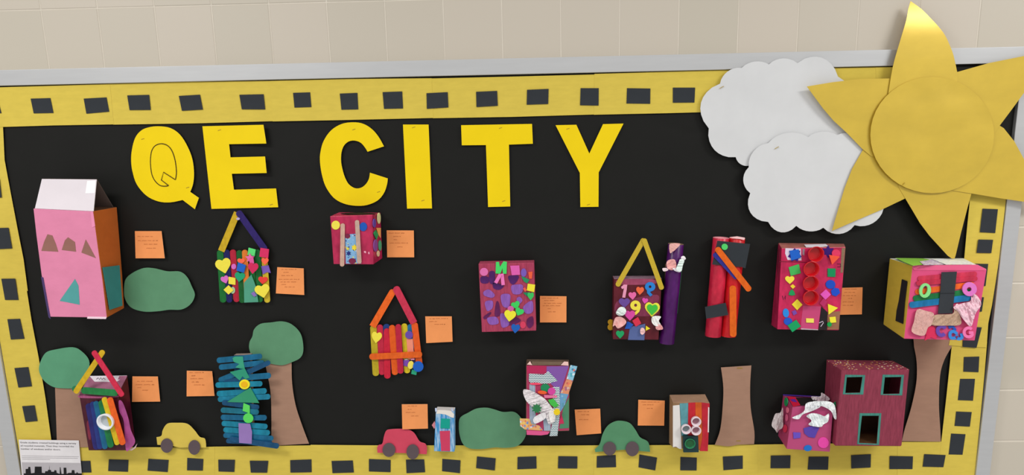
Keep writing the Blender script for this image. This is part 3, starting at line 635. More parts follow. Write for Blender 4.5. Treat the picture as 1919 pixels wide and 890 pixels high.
# --- pink box under C
z = Z(600, 380, 5); D = .07
c = Craft('box_building', 'crimson box building with two bare craft sticks and side dots, under the letter C', 'craft building', z, (310, 577), D)
fr = front4(z, [(92,126),(490,112),(500,578),(125,575)], D); bk = [P(*z.p(*p), .003) for p in ((175,88),(566,92),(584,520),(190,520))]
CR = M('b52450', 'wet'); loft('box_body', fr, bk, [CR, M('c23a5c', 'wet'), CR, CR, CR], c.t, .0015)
ts = planesurf(fr[0], fr[1], bk[0]); poly('top_slot_shade', z((190,100),(350,90),(530,100),(350,110)), ts, DK, c.t, off=.0008, th=.0004, smooth=True)  # closed top; flat dark sheet stands in for shade inside the slot
c.circ('f0e050', 145, 210, 40, 42); c.circ('1d57b5', 403, 225, 36, 42)
c.poly('patterned_paper', M_spots('7fb0d8', ['e8d84a', '7a2440', '2a3f8a', 'd8e4f0', '8fc0e8', '3a62b0'], 160, .33), (232,320),(270,295),(335,290),(352,420),(385,570),(240,570), th=.0006)
c.circ('7a2444', 300, 545, 34, 26, kind='paper', th=.0008, name='paper_rosette'); c.star('f0d83a', 322, 420, 32, n=6, k=.6, th=.0008); c.star('e8d84a', 258, 430, 18, th=.0008); c.star('22307a', 266, 474, 26, n=6, k=.5, th=.0008); c.circ('7a2444', 255, 312, 26, 22, kind='paper', th=.0008, name='paper_rosette')
TN = 'c9a290'; c.stick(TN, 211, 193, 205, 597, 40); c.stick('bfa292', 344, 162, 368, 570, 40)
c.paint('e8a8b8', (410,455),(425,452),(430,470),(415,468)); c.paint('e8a8b8', (450,462),(460,460),(462,480),(452,478))
s = planesurf(fr[1], fr[2], bk[1]); s.base = .002; c.S = s
c.circ('6a4aa0', 512, 190, 13, 42); c.circ('e8e0a0', 554, 145, 15, 52); c.foam('2a9a58', (505,285),(524,255),(547,300),(530,348)); c.foam('f0b060', (530,235),(570,235),(568,330),(548,300)); c.circ('8a4a9a', 522, 400, 18, 58); c.circ('4aa87a', 564, 400, 13, 50); c.circ('e8c8a0', 547, 476, 12, 28)

# --- orange and red stick house
z = Z(660, 535, 5)
c = Craft('stick_house', 'stick house of red, orange and yellow craft sticks with a crossbar, centre left', 'craft building', z, (400, 830), .006)
c.poly('backing_card', '3a3a6a', (230,420),(600,420),(640,780),(235,790), kind='board', off=-.0002, th=.003)
c.stick('1a3a7a', 320, 360, 325, 480, 62)
for col, a in (('b8a21e',(197,372,222,848,60)),('c02440',(258,366,280,838,56)),('c81c38',(325,402,330,872,60)),('e05a14',(372,370,402,838,58)),('b81c3c',(430,362,454,826,54)),('d0b81e',(487,356,516,822,56)),('1a6a9a',(542,362,556,600,50))): c.stick(col, *a)
c.poly('paper_strip', 'f09078', (508,500),(568,500),(582,700),(524,690), kind='paper', th=.0006)
c.stick('e2581a', 582, 345, 636, 800, 60); c.stick('ea641a', 390, 40, 190, 385, 62, cut=2); c.stick('c8304e', 402, 10, 578, 352, 66, cut=2); c.stick('df5f18', 160, 668, 655, 645, 56)
c.heart(YF, 228, 486, 98, 112, 8); c.circ('6a4aa8', 532, 463, 36, 37); c.foam('7a4ab0', (478,700),(536,700),(522,762),(478,750)); c.foam('e8e4f0', (490,690),(520,688),(520,696),(492,698)); c.circ('f0e060', 548, 745, 28, 38, 12); c.sq('2ea880', (560,786),(608,800),(600,840),(552,828)); c.circ('1c5fc0', 618, 760, 50, 50); c.foam('f0a0c0', (548,686),(584,682),(584,696),(550,698))

# --- purple painted pink box
z = Z(880, 470, 5); D = .05
c = Craft('box_building', 'flat rose-pink box with purple painted patches and green letter, right of centre', 'craft building', z, (370, 755), D)
fr = front4(z, [(83,122),(604,112),(624,748),(115,762)], D); bk = [back_of(v) for v in fr]
BX = M('a83a58', 'paint'); loft('box_body', fr, bk, [BX, M('b04560', 'paint'), BX, BX, BX], c.t, .0015)
c.S.base = .0006
for q in ([(185,200),(235,200),(232,300),(190,300)], [(105,245),(175,245),(175,300),(110,300)], [(365,235),(460,235),(440,290),(405,315),(375,290)], [(225,300),(320,325),(280,365),(225,350)]): c.paint('4a1260', *q, kind='wet')
for q in ([(250,480),(275,490),(285,600),(235,605)], [(130,620),(190,575),(200,590),(150,640)], [(425,620),(480,650),(440,680),(365,700),(370,670)], [(540,640),(590,615),(598,690),(560,725),(535,690)]): c.paint('5a1050', *q, kind='wet')
for q in ([(390,330),(440,315),(495,320),(500,370),(470,405),(405,400)], [(295,415),(375,408),(380,470),(365,530),(310,515)], [(130,385),(180,362),(235,410),(210,440),(140,420)], [(148,475),(215,470),(215,535),(170,565),(150,530)], [(165,630),(250,620),(270,680),(190,690)], [(500,530),(550,480),(590,475),(595,560),(560,590),(520,580)], [(440,450),(470,430),(495,465),(460,500)], [(290,590),(340,600),(370,690),(310,720),(290,670)]): c.paint('8a58b0', *q, off=.0009)
c.circ('e070b0', 135, 198, 39, 38); c.foam('e060b0', (380,140),(466,138),(474,225),(395,230)); c.foam('48d868', (247,105),(275,103),(284,150),(318,98),(350,104),(346,216),(312,216),(308,165),(288,216),(243,213), name='foam_letter')
c.foam('f07ac0', *stroke([(303,215),(315,322)], 32), name='foam_letter'); c.foam('f07ac0', *stroke([(288,222),(243,302)], 32), name='foam_letter')
c.circ('7a5ab8', 507, 205, 27, 40); c.foam('28905e', (483,240),(520,250),(562,272),(540,306),(510,290)); c.foam('f0603c', (550,200),(590,195),(584,262),(558,262)); c.sq('f4e43a', (545,308),(615,318),(605,388),(535,372)); c.foam('f0604a', (500,355),(520,342),(536,370),(520,385)); c.foam('1f8a5c', (500,392),(552,390),(540,430)); c.heart('3cc060', 572, 425, 62, 78)
c.heart('3fd060', 432, 510, 84, 76, -20); c.heart('3fd060', 465, 572, 84, 78, 25); c.circ('d060a8', 385, 543, 30, 26); c.heart('f0e83a', 378, 608, 112, 112, 8); c.circ('d84060', 500, 695, 27, 33); c.heart('1c5fb8', 430, 728, 84, 90, 6)

# --- dark maroon box with yellow sticks
z = Z(1130, 500, 5.935); D = .045
c = Craft('box_building', 'dark maroon box with numbers, hearts and a roof of two yellow glitter sticks', 'craft building', z, (370, 810), D)
fr = front4(z, [(122,132),(655,128),(618,812),(110,806)], D); bk = [back_of(v) for v in fr]
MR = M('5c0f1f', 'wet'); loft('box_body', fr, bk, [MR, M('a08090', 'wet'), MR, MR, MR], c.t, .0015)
c.paint('98405f', (180,140),(560,140),(572,190),(200,196), kind='wet'); c.paint('7a2a48', (150,390),(300,360),(600,310),(612,420),(600,530),(400,550),(155,535), kind='wet')  # second patch: glare on the plastic wrap, put in as a lighter colour
c.S.base = .0008
h = Z(1120, 430, 3.871)
for a, b in (((338,66),(140,412)), ((334,66),(468,436))):
    q = o_capsule(h.p(*a), h.p(*b), 36 / 3.871); poly('glitter_stick', q, c.S, M('c8aa14', 'glitter'), c.t, th=.002)
c.foam('e89ab8', (200,225),(232,198),(270,200),(265,250),(248,345),(214,342),(232,240),(212,248), name='foam_number')
c.foam('2a80d0', *(arcp(525,222,58,52,75,-230,18) + [(490,292),(525,332),(552,312),(524,280)]), holes=[z(*o_circle(524,222,15,15))], name='foam_number')
c.heart('f06a40', 412, 266, 88, 94, 4); c.heart('e86aa8', 328, 322, 88, 90, -4); c.heart('e050b0', 468, 378, 68, 66, 10); c.heart('6a4a98', 238, 400, 126, 112, 0)
c.foam('f0e04a', *(arcp(362,430,58,55,12,-290,18) + [(368,494),(336,516),(364,537),(404,500),(419,458)]), holes=[z(*o_circle(363,428,16,17))], name='foam_number')
c.heart('d84aa0', 300, 540, 116, 118, 0); c.heart('f0e84a', 548, 472, 168, 168, 4, th=.002); c.heart('44c044', 548, 474, 122, 126, 4, th=.002)
c.poly('paper_patch', '56669a', (300,668),(440,640),(470,632),(460,815),(278,812), kind='paper', th=.0006); c.sq('d8344e', (325,600),(390,558),(426,630),(365,667)); c.foam('1f58b8', (270,608),(300,618),(340,645),(318,665),(300,690),(243,690)); c.foam('f0e030', (478,655),(526,688),(474,712)); c.heart('1fa060', 190, 752, 92, 94)
c.tissue('e8f2ee', (165,470),(200,445),(240,455),(258,490),(240,530),(190,545),(145,520)); c.tissue('f0b8b4', (135,570),(190,555),(240,580),(258,620),(220,660),(165,685),(135,650),(110,660)); c.tissue('f2f0ee', (545,560),(590,545),(645,555),(620,600),(640,640),(590,660),(545,620)); c.tissue('f0b0b0', (590,650),(640,640),(668,690),(620,702),(590,690)); c.tissue('f0c0c0', (420,685),(450,680),(470,720),(440,755),(415,735), amp=.003)
c.S = Surf(.012); c.circ('c0901c', 85, 615, 32, 30, name='foam_flower', off=.003); c.circ('c0901c', 83, 672, 32, 34, name='foam_flower', off=.0032)

# --- purple tube
z = Z(1120, 430, 3.871)
c = Craft('tube_tower', 'dark purple cardboard tube with crumpled tissue near its top, beside the maroon box', 'craft building', z, (500, 822), .046)
a, b = P(*z.p(568,104), .024), P(*z.p(500,822), .024)
cyl('tube', a, b, mpx(14.4), M('4c0a5e', 'wet'), c.t, mend=M('8a705a', 'board'))
c.tissue('e8b0a8', (520,112),(550,100),(600,105),(560,150),(545,160),(525,170), amp=.004); c.tissue('f0b0ac', (500,240),(520,220),(560,220),(570,270),(540,295),(505,280)); c.tissue('e4f2ec', (570,290),(585,245),(600,215),(628,225),(618,260),(605,305)); c.tissue('f6f0f2', (605,200),(625,192),(640,212),(620,228),(610,222), amp=.003); c.tissue('f0d8dc', (470,282),(500,280),(512,295),(480,304), amp=.003); c.tissue('f0ecf0', (545,280),(580,280),(600,310),(560,300), amp=.004)
c.S = Surf(.020); c.poly('thin_strip', '8a6a4a', (491,250),(495,250),(484,545),(480,545), kind='board', th=.001); c.S = Surf(.018); c.poly('thin_strip', '2a5a3c', (608,300),(612,300),(580,610),(577,610), kind='board', th=.001)

# --- red twin tubes
z = Z(1300, 430, 4.045)
c = Craft('tube_tower', 'two red cardboard tubes side by side with black paper and orange sticks', 'craft building', z, (190, 812), .048)
RW = M('c8203e', 'wet'); RW2 = M('d0141e', 'wet')
cyl('tube', P(*z.p(208,62), .024), P(*z.p(146,806), .024), mpx(14.9), RW, c.t, mend=M('d89098', 'board')); cyl('tube', P(*z.p(330,64), .024), P(*z.p(262,806), .024), mpx(14.2), RW2, c.t, mend=M('e8b0b0', 'board'))
c.poly('paper_band', '2e3338', (180,85),(428,110),(392,295),(365,285),(140,265), kind='paper', th=.0008); c.poly('paper_band', '2e3338', (85,587),(243,556),(262,648),(95,676), kind='paper', th=.0008)
c.stick('2c2c8a', 152, 182, 330, 372, 36); c.stick('e0620f', 172, 138, 428, 465, 46); c.stick('e06210', 297, 425, 300, 815, 50); c.circ('52d06a', 235, 132, 24, 24); c.poly('paper_chip', 'f4c8c8', (272,58),(330,52),(388,62),(384,80),(330,68), kind='card', th=.0008)

# --- pink box with four red cups
z = Z(1435, 445, 5); D = .062
c = Craft('box_building', 'hot pink box with a column of four red cups and foam shapes', 'craft building', z, (400, 865), D)
fr = front4(z, [(148,100),(748,88),(686,870),(108,862)], D); bk = [P(*z.p(118,50), .003), P(*z.p(735,58), .003), back_of(fr[2]), P(*z.p(50,820), .003)]
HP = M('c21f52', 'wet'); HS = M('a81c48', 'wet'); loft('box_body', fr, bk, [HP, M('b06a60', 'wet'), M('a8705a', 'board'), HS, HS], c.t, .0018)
sd = planesurf(fr[0], fr[3], bk[0])
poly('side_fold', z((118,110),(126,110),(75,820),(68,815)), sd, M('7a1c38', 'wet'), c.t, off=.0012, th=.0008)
ts = planesurf(fr[0], fr[1], bk[0]); poly('foil_scrap', z((360,66),(560,60),(590,80),(480,92),(380,90)), ts, M('dcd6de', 'card'), c.t, off=.001, th=.0006)
c.poly('foil_scrap', M('dcd4e4', 'card'), (185,100),(330,105),(335,215),(205,210),(182,150), th=.0006); c.poly('foil_scrap', M('b8a8b8', 'foil'), (345,108),(368,108),(362,170),(345,160), th=.0006)
c.poly('paper_patch', 'c84878', (350,640),(518,645),(488,862),(325,855), kind='card', th=.0006); c.poly('paper_patch', '1c1216', (520,645),(580,700),(575,866),(492,866), kind='wet', th=.0004); c.poly('cardboard_patch', '9a6a50', (582,700),(697,690),(685,862),(578,862), kind='board', th=.0005); c.poly('cardboard_patch', '8a7058', (712,100),(745,96),(722,330),(700,330), kind='board', th=.0005)
c.poly('foil_edge', M('e8d0d8', 'foil'), (330,850),(490,860),(490,868),(330,862), th=.0005)
c.poly('paper_seam', '7a1030', (130,222),(385,230),(385,236),(130,229), kind='wet', th=.0005)
c.star('3a1a80', 272, 165, 66, n=7, k=.7, th=.001); c.star('3a1470', 585, 132, 62, n=6, k=.55, th=.001); c.sq('1e62c8', (225,125),(310,112),(330,190),(240,217)); c.circ('e03a62', 660, 150, 40, 38); c.foam('f2583a', (593,163),(697,180),(622,257), name='foam_triangle')
c.sq('48b85a', (215,280),(312,250),(330,335),(235,360)); c.sq('149058', (580,290),(656,292),(653,370),(580,368)); c.heart(YF, 226, 397, 88, 78); c.sq('f2d83a', (230,457),(255,438),(280,460),(255,482)); c.star('1f9a58', 246, 520, 36, n=3, k=.7); c.sq('f2e03c', (297,578),(346,630),(295,682),(245,628)); c.circ('2a8ae0', 190, 708, 29, 42, -5); c.sq('7a4aa8', (245,695),(278,680),(296,712),(262,732)); c.circ('1f58c8', 210, 787, 40, 36); c.sq('14a060', (205,825),(287,772),(330,832),(250,888))
c.circ('1f4ec0', 608, 440, 46, 42); c.foam('1f4ec8', (612,500),(640,470),(685,478),(698,520),(660,552),(622,540), name='foam_hexagon'); c.sq('e85ac0', (565,485),(612,535),(560,585),(511,533)); c.foam('c03068', (505,615),(540,570),(578,600),(545,655), kind='card', name='paper_patch'); c.foam('f4e83c', (583,623),(678,660),(590,724), name='foam_triangle'); c.sq('f4e83c', (597,748),(655,742),(662,796),(605,802)); c.circ('14a04a', 598, 815, 22, 22); c.sq('f2e060', (378,758),(452,760),(452,800),(380,798))
c.poly('marker_scribble', '4a1030', *stroke([(155,545),(165,585),(175,555),(182,582),(185,545)], 6), kind='ink', th=.0003); c.poly('marker_scribble', '4a1030', *stroke([(670,248),(702,248),(702,275),(672,276)], 5), kind='ink', th=.0003)
c.poly('marker_scribble', 'd8c8d8', *stroke([(500,800),(535,785),(540,800),(515,835)], 6), kind='ink', off=.0012, th=.0003)
for x, y in ((474,158), (431,297), (425,432), (425,568)):
    k = z.k; S2 = c.S; r = mpx(72 / k)
    o = lathe('red_cup', *z.p(x, y), S2, [(r*.80, 0), (r, .019), (r*.90, .0195), (r*.74, .002)], M('c8101c', 'plastic'), c.t, off=.0006, n=32)

# --- pink cube with a face
z = Z(1645, 470, 5); D = .135
c = Craft('cube_building', 'pink cube building with a rainbow stick face and yellow side, far right', 'craft building', z, (580, 835), D)
fr = front4(z, [(325,140),(1022,174),(910,842),(245,825)], D); bk = [P(*z.p(110,70), .010), P(*z.p(805,68), .010), back_of(fr[2], .010), P(*z.p(50,690), .010)]
HPK = M('dc5080', 'card'); YS = M('c9ac3c', 'fibre'); loft('box_body', fr, bk, [HPK, M('e8e8d8', 'card'), HPK, HPK, YS], c.t, .002)
ts = planesurf(fr[0], fr[1], bk[0])
poly('paper_patch', z((165,66),(420,70),(520,85),(420,128),(330,138),(250,105)), ts, M('8ec84a', 'card'), c.t, off=.0050, th=.0005); poly('magazine_scrap', z((392,98),(520,80),(620,128),(430,132)), ts, M_spots('c8b8d0', ['e8e4f0', '9a90b0', 'd8c8a0', 'f0f0f4'], 120, .4), c.t, off=.0062, th=.0005); poly('magazine_scrap', z((500,74),(800,72),(905,126),(640,128)), ts, M_spots('e8eaea', ['c8d0e0', 'f4f0d8', 'd8e0d0', 'ffffff'], 110, .35), c.t, off=.0074, th=.0005)
poly('lip', z((328,136),(935,130),(1016,170),(1000,184),(345,182),(325,160)), Surf(D), M('e8608c', 'card'), c.t, off=.0012, th=.001)
ls = planesurf(fr[0], fr[3], bk[0]); poly('side_window', z((225,265),(275,285),(252,480),(235,685),(165,655),(175,560),(195,470)), ls, M('1c1a1e', 'paper'), c.t, off=.0025, th=.0006)
c.S.base = .0006
for col, a in (('c8304e',(375,262,930,215,44)),('c22a48',(362,306,935,258,44)),('e8601a',(352,388,905,312,50)),('0f7038',(332,448,880,382,52)),('0e70a4',(296,510,872,438,58))): c.stick(col, *a, kind='wet')
c.poly('paper_nose', '33373c', (598,200),(742,195),(722,380),(700,585),(565,590),(585,400), kind='paper', th=.0012); c.poly('paper_fold', '24282c', (580,396),(722,394),(722,400),(580,402), kind='paper', th=.0003)
c.circ('8ae08a', 445, 373, 55, 69, 12, holes=[z(*o_circle(443, 370, 23, 43, 14))], name='foam_ring', th=.004); c.circ('e078c8', 862, 360, 68, 66, 0, holes=[z(*o_circle(858, 362, 22, 21))], name='foam_ring', th=.004)
c.tissue('d8a8a0', (370,550),(450,562),(525,590),(505,690),(470,720),(430,795),(320,760),(340,660), amp=.003, step=2.4); c.tissue('c0a088', (500,650),(540,600),(700,590),(715,530),(750,560),(780,685),(650,700),(510,695), amp=.004, step=2.0); c.tissue('ecc4d0', (710,525),(800,490),(870,470),(880,405),(930,420),(970,500),(920,580),(900,640),(870,710),(800,640),(750,570), amp=.009, step=2.0); c.tissue('f4d8e0', (725,515),(745,495),(762,520),(745,548),(728,535), amp=.003)
c.foam('d8305a', (430,745),(470,715),(520,700),(545,740),(560,780),(548,832),(500,812),(440,842),(455,790), name='foam_letter')
c.foam('6a48a8', *stroke(arcp(600,750,38,42,-30,-320,14), 34), name='foam_letter'); c.foam('2a58b8', *stroke([(665,720),(700,705),(725,735),(700,765)], 30), name='foam_letter')
c.foam('3a8ad8', *stroke(catmull([(745,780),(712,755),(680,770),(685,815),(735,815),(740,790),(750,825),(790,815),(785,775)], 3, False), 28), name='foam_letter'); c.foam('f078b0', *stroke(arcp(852,765,42,42,-45,-330,14) + [(890,768),(855,768)], 28), name='foam_letter')

# --- rainbow stick box, lower left
z = Z(130, 650, 4.45); D = .055
c = Craft('box_building', 'dark maroon box with rainbow craft sticks and a white cap, lower left', 'craft building', z, (320, 862), D)
fr = front4(z, [(80,398),(400,402),(488,864),(160,864)], D); bk = [P(*z.p(160,242), .012), P(*z.p(485,238), .012), P(*z.p(553,808), .008), back_of(fr[3])]
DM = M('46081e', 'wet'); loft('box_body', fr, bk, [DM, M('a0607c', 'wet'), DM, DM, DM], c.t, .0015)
ts = planesurf(fr[0], fr[1], bk[0]); ts.base = .001
poly('paper_flap', z((168,242),(480,238),(390,292),(210,290)), ts, M('e8e0e8', 'card'), c.t, off=.0016, th=.0006); poly('marker_scribble', z(*stroke([(225,270),(240,258),(250,272),(262,256),(272,272),(285,260),(300,270)], 5)), ts, M('3a3540', 'ink'), c.t, off=.0020, th=.0003)
c.S = Surf(D); c.paint('a8507a', (88,402),(240,412),(395,404),(395,420),(230,428),(88,424)); c.paint('a84a8a', (412,450),(445,465),(490,590),(512,690),(548,790),(500,855),(470,850),(452,620),(418,540), kind='wet'); c.paint('7a2038', (145,640),(165,620),(180,760),(160,760), kind='wet')
for col, a in (('221c66',(160,470,232,856,60)),('1c2f78',(192,456,258,852,46)),('0c5f86',(218,452,300,852,44)),('10723a',(262,446,348,840,52))): c.stick(col, *a, kind='wet')
c.stick('d8b81c', 286, 420, 402, 818, 44); c.stick('e8601a', 332, 422, 448, 818, 50)
c.ring('e8eaf0', 295, 628, 74, 60, h=.014, off=.0085, fcol='b8c0c4')
fs_ = Surf(.062); c.S = fs_; c.stick('1a7a3c', 98, 362, 405, 386, 54, kind='wet'); c.circ('2a7a50', 42, 350, 22, 24); c.stick('cfa91c', 284, 30, 45, 386, 46); c.stick('d02a4a', 196, 34, 444, 412, 44)
c.S = Surf(.050); c.poly('paper_flap', 'd8b8c0', (488,862),(540,838),(566,806),(552,842),(520,864), kind='card', th=.0008)

# --- blue stick tower
z = Z(390, 650, 5)
c = Craft('stick_tower', 'tower of stacked blue and teal craft sticks in front of a paper tree', 'craft building', z, (330, 930), .030)
fr = front4(z, [(240,78),(392,74),(420,915),(262,905)], .028); bk = [back_of(v, .010) for v in fr]; loft('box_body', fr, bk, [M('1a3a58', 'board'), M('9a8a80', 'board'), CB, CB, CB], c.t, .001)
B1, B2, B3 = '045f84', '067c98', '044870'
for col, a in ((B1,(80,128,505,88,52)),(B1,(100,192,525,148,50)),(B3,(345,250,580,142,46)),(B1,(98,318,330,222,50)),(B3,(148,338,340,290,46)),(B1,(290,292,588,268,54)),(B2,(68,358,508,345,50)),(B2,(80,440,548,412,52)),('0d7896',(90,492,582,466,50)),(B3,(130,520,478,568,48)),('0d6a80',(118,592,475,612,50)),(B1,(118,660,548,664,50)),(B2,(126,716,556,748,50)),(B2,(142,776,578,806,50)),(B1,(142,828,612,858,46)),(B3,(168,880,600,902,44)),(B3,(200,862,664,932,50)),): c.stick(col, *a, kind='wet')
c.poly('paper_shape', '3aa07e', (228,105),(250,90),(325,90),(332,150),(345,212),(255,192),(292,160),(240,140), kind='paper', th=.001); c.poly('paper_shape', '2f9676', (203,235),(345,205),(365,245),(388,288),(350,302),(322,275),(296,315), kind='paper', th=.001)
c.circ('f4e42a', 340, 352, 50, 46); c.circ('f0b81c', 338, 352, 30, 28, th=.001, kind='foam'); c.poly('paper_triangle', '35946c', (178,516),(395,380),(478,526), kind='paper', th=.0015)
y8 = Z(390, 740, 8.09); c.z = y8
c.foam('5fd860', (535,125),(630,165),(630,290),(600,290),(595,268),(522,242)); c.circ('5ad860', 607, 355, 78, 72, 20); c.poly('paper_patch', '9678b8', (460,428),(635,435),(665,560),(660,742),(470,726), kind='paper', th=.001)

# --- collage box with tissue
z = Z(960, 665, 5.56); D = .060
c = Craft('box_building', 'small open box collaged with chevron tape, tissue and lilac paper, bottom centre', 'craft building', z, (370, 800), D)
fr = front4(z, [(150,110),(590,115),(590,786),(148,800)], D); bk = [back_of(v) for v in fr]
# open-topped box: four walls and a floor
CBX = M('b03a60', 'card'); fb = lambda i, k=.0: fr[i] + Vector((0, k, 0))
panel('box_front', fr, CBX, c.t, .0015); panel('box_back', [v + Vector((0, .001, 0)) for v in bk], M('6a5648', 'board'), c.t, .0015)
for i, j in ((1, 2), (0, 3), (2, 3)): panel('box_side', [fr[i], fr[j], bk[j], bk[i]], M('7a5c48', 'board'), c.t, .0012)
poly('box_flap', z((200,52),(560,40),(498,104),(208,104)), planesurf(fr[0], fr[1], bk[0]), M('8a7460', 'board'), c.t, off=-.006, th=.001)
c.foam('f0c8c0', (152,100),(185,66),(208,106), kind='card', th=.0008); c.foam('f0c8c0', (505,106),(540,70),(582,72),(586,112), kind='card', th=.0008)
CH = M_chevron(); c.poly('paper_patch', 'b82858', (150,112),(360,115),(357,185),(150,195), kind='card', th=.0006); c.poly('paper_patch', '8458a8', (358,120),(588,116),(500,395),(400,300),(357,185), kind='card', th=.0006)
c.poly('paper_patch', '4f8a68', (590,440),(590,762),(490,768),(530,560), kind='card', th=.0006); c.poly('paper_patch', 'c83058', (515,622),(540,715),(478,722), kind='card', th=.0006)
c.poly('patterned_tape', M_spots('8cc4dc', ['2a6a90', '3a8ab0', 'd8e8f0', 'e07a70', '5ab0c0', 'a8d8ec'], 110, .42), (608,105),(678,120),(632,268),(566,250), th=.0006)
c.poly('patterned_tape', M_spots('e0906a', ['e8a860', 'c86a58', 'd8b8a8', 'f07a60', 'b06a80', 'e8c0a0'], 110, .42), (566,250),(632,268),(585,410),(500,400), th=.0006, off=.0012)
c.poly('patterned_tape', M_spots('6aa0c8', ['4a80b8', '7ab0a8', '8ab8d8', '5a98b0', '9ac0c0'], 110, .42), (500,398),(585,410),(548,520),(500,600),(490,480), th=.0006, off=.0014)
c.poly('striped_tape', M_stripes('c8d4e0', '5a7898', 260), (180,300),(238,305),(245,745),(180,745), th=.0006); c.poly('striped_tape', M_stripes('c8d4e0', '5a7898', 260), (320,640),(400,640),(400,790),(330,790), th=.0006)
c.poly('patterned_tape', M_spots('e8b070', ['f0d060', '7a90c8', 'e87a50', 'd8dce8'], 130, .4), (78,662),(180,665),(200,720),(280,735),(325,790),(130,776),(82,740), th=.0006); c.poly('paper_lip', 'e05a90', (150,786),(392,800),(370,828),(300,838),(150,832), kind='card', th=.0008)
c.poly('chevron_tape', CH, (175,195),(330,205),(375,170),(472,270),(380,298),(200,302),(172,270), th=.0008); c.poly('chevron_tape', CH, (420,335),(492,335),(498,600),(470,842),(388,846),(430,650), th=.0008)
c.circ('f04a6a', 240, 302, 60, 12, kind='card', th=.0008, name='paper_patch'); c.circ('1f8a58', 343, 345, 48, 42); c.circ('f06030', 312, 392, 48, 18, 5); c.circ('d848a0', 410, 380, 40, 38); c.foam('e878a0', (330,418),(466,424),(466,446),(335,452)); c.poly('glitter_foam', '3ac040', (372,470),(430,458),(485,530),(440,548),(400,520), kind='glitter'); c.poly('glitter_foam', '127a40', *o_star(255,560,56,9,.6), kind='glitter', off=.0165)
c.tissue('e6e0e2', (115,365),(200,375),(300,430),(360,480),(430,580),(448,680),(385,725),(340,640),(230,560),(140,470), amp=.008); c.tissue('ece8ea', (225,655),(330,600),(345,660),(240,715), amp=.004, off=.010); c.tissue('f0ece8', (380,600),(430,560),(450,640),(420,700),(395,690), amp=.005, off=.009)
c.poly('foam_flower', 'f0d020', *o_star(465, 596, 38, 9, .8), off=.014)

# --- small blue tower
z = Z(800, 755, 8.9); D = .032
c = Craft('box_building', 'tiny light blue tower with green square and red door at the bottom', 'craft building', z, (290, 812), D)
fr = front4(z, [(150,120),(455,132),(458,815),(118,805)], D); bk = [back_of(v) for v in fr]
BM = M('3a90cc', 'paint', 'a8c8e4'); loft('box_body', fr, bk, [BM, M('ded8d4', 'card'), BM, BM, BM], c.t, .001)
c.poly('torn_paper', 'ece4da', (165,116),(300,120),(400,132),(455,190),(448,250),(400,238),(360,215),(300,190),(200,178),(160,182), kind='card', th=.0006); c.poly('corner_post', 'c8d4f0', (135,88),(160,85),(168,140),(140,145), kind='card', th=.0015); c.poly('corner_post', 'c0cce8', (405,95),(430,88),(440,140),(412,142), kind='card', th=.0015)
c.sq('10a08e', (235,262),(385,268),(380,430),(224,422)); c.foam('cf3f62', (214,470),(385,464),(386,802),(236,800),(232,680),(222,600), name='paper_door', kind='card', th=.001)
c.S = Surf(.018); c.foam('e8909a', (82,372),(126,305),(142,340),(142,402),(122,435), off=.002)

# --- cardboard box with stripes and caps
z = Z(1240, 730, 7.12); D = .070
c = Craft('box_building', 'brown cardboard box with white, teal and red stripes and three clear caps', 'craft building', z, (390, 825), D)
fr = front4(z, [(150,172),(640,180),(618,822),(148,772)], D); bk = [P(*z.p(104,68), .004), P(*z.p(580,60), .004), back_of(fr[2]), P(*z.p(98,715), .004)]
loft('box_body', fr, bk, [M('8f7052', 'board'), M('a8846a', 'board'), CB, CB, CB], c.t, .0012)
for col, q, nm in (('e4e0dc', [(150,215),(238,205),(266,795),(235,790),(190,760),(150,768)], 'paper_strip'), ('5a97a0', [(240,185),(356,180),(350,505),(345,620),(266,620)], 'paper_strip'), ('c01a2c', [(356,176),(450,172),(455,640),(348,640)], 'paper_strip'), ('cf5a14', [(450,172),(532,172),(540,640),(512,800),(495,800),(455,640)], 'paper_strip'), ('bf1c30', [(532,172),(640,185),(616,822),(510,820),(545,620)], 'paper_strip'), ('ecd8d8', [(620,232),(636,240),(630,570),(614,570)], 'paper_strip')):
    c.poly(nm, col, *q, kind='wet' if col != 'e4e0dc' else 'card', th=.0008)
for x, y in ((462,432), (462,552), (330,535)): c.ring('e8d8de', x, y, 67, 54, h=.014, fcol='a0707c' if x > 400 else '7f8c90')
fb2 = Surf(D + .010); q = z((285,622),(488,622),(496,838),(290,840)); fr2 = [fb2.pt(*p) for p in q]; loft('block', fr2, [v + Vector((0, .010, 0)) for v in fr2], [M('123436', 'wet')] * 5, c.t, .001)
c.S = fb2; c.ring('1a7a4c', 380, 725, 74, 62, h=.006, off=0, fcol='0c5a2c')

# --- pink box with white tissue
z = Z(1440, 730, 7.414); D = .085
c = Craft('box_building', 'small pink box stuffed with crumpled white tissue, left of the maroon house', 'craft building', z, (560, 845), D)
fr = front4(z, [(335,238),(905,222),(855,866),(252,826)], D); bk = [P(*z.p(203,66), .004), P(*z.p(765,95), .004), back_of(fr[2]), P(*z.p(133,640), .004)]
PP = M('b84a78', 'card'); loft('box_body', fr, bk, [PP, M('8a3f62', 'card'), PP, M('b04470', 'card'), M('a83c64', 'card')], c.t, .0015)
ts = planesurf(fr[0], fr[1], bk[0])
poly('top_opening_shade', z((370,110),(700,118),(620,215),(440,215)), ts, DK, c.t, off=.0012, th=.0005); poly('rim_strip', z((203,66),(740,92),(738,104),(205,78)), ts, M('4a2a90', 'card'), c.t, off=.0016, th=.0006)  # first piece: dark sheet painting the box's shaded inside onto a closed top
poly('paper_patch', z((262,95),(370,100),(445,215),(345,236),(300,160)), ts, M('c01838', 'card'), c.t, off=.0022, th=.0006); poly('paper_patch', z((300,135),(370,130),(400,175),(340,165)), ts, M('5a2a90', 'card'), c.t, off=.0030, th=.0006)
sd = planesurf(fr[0], fr[3], bk[0])
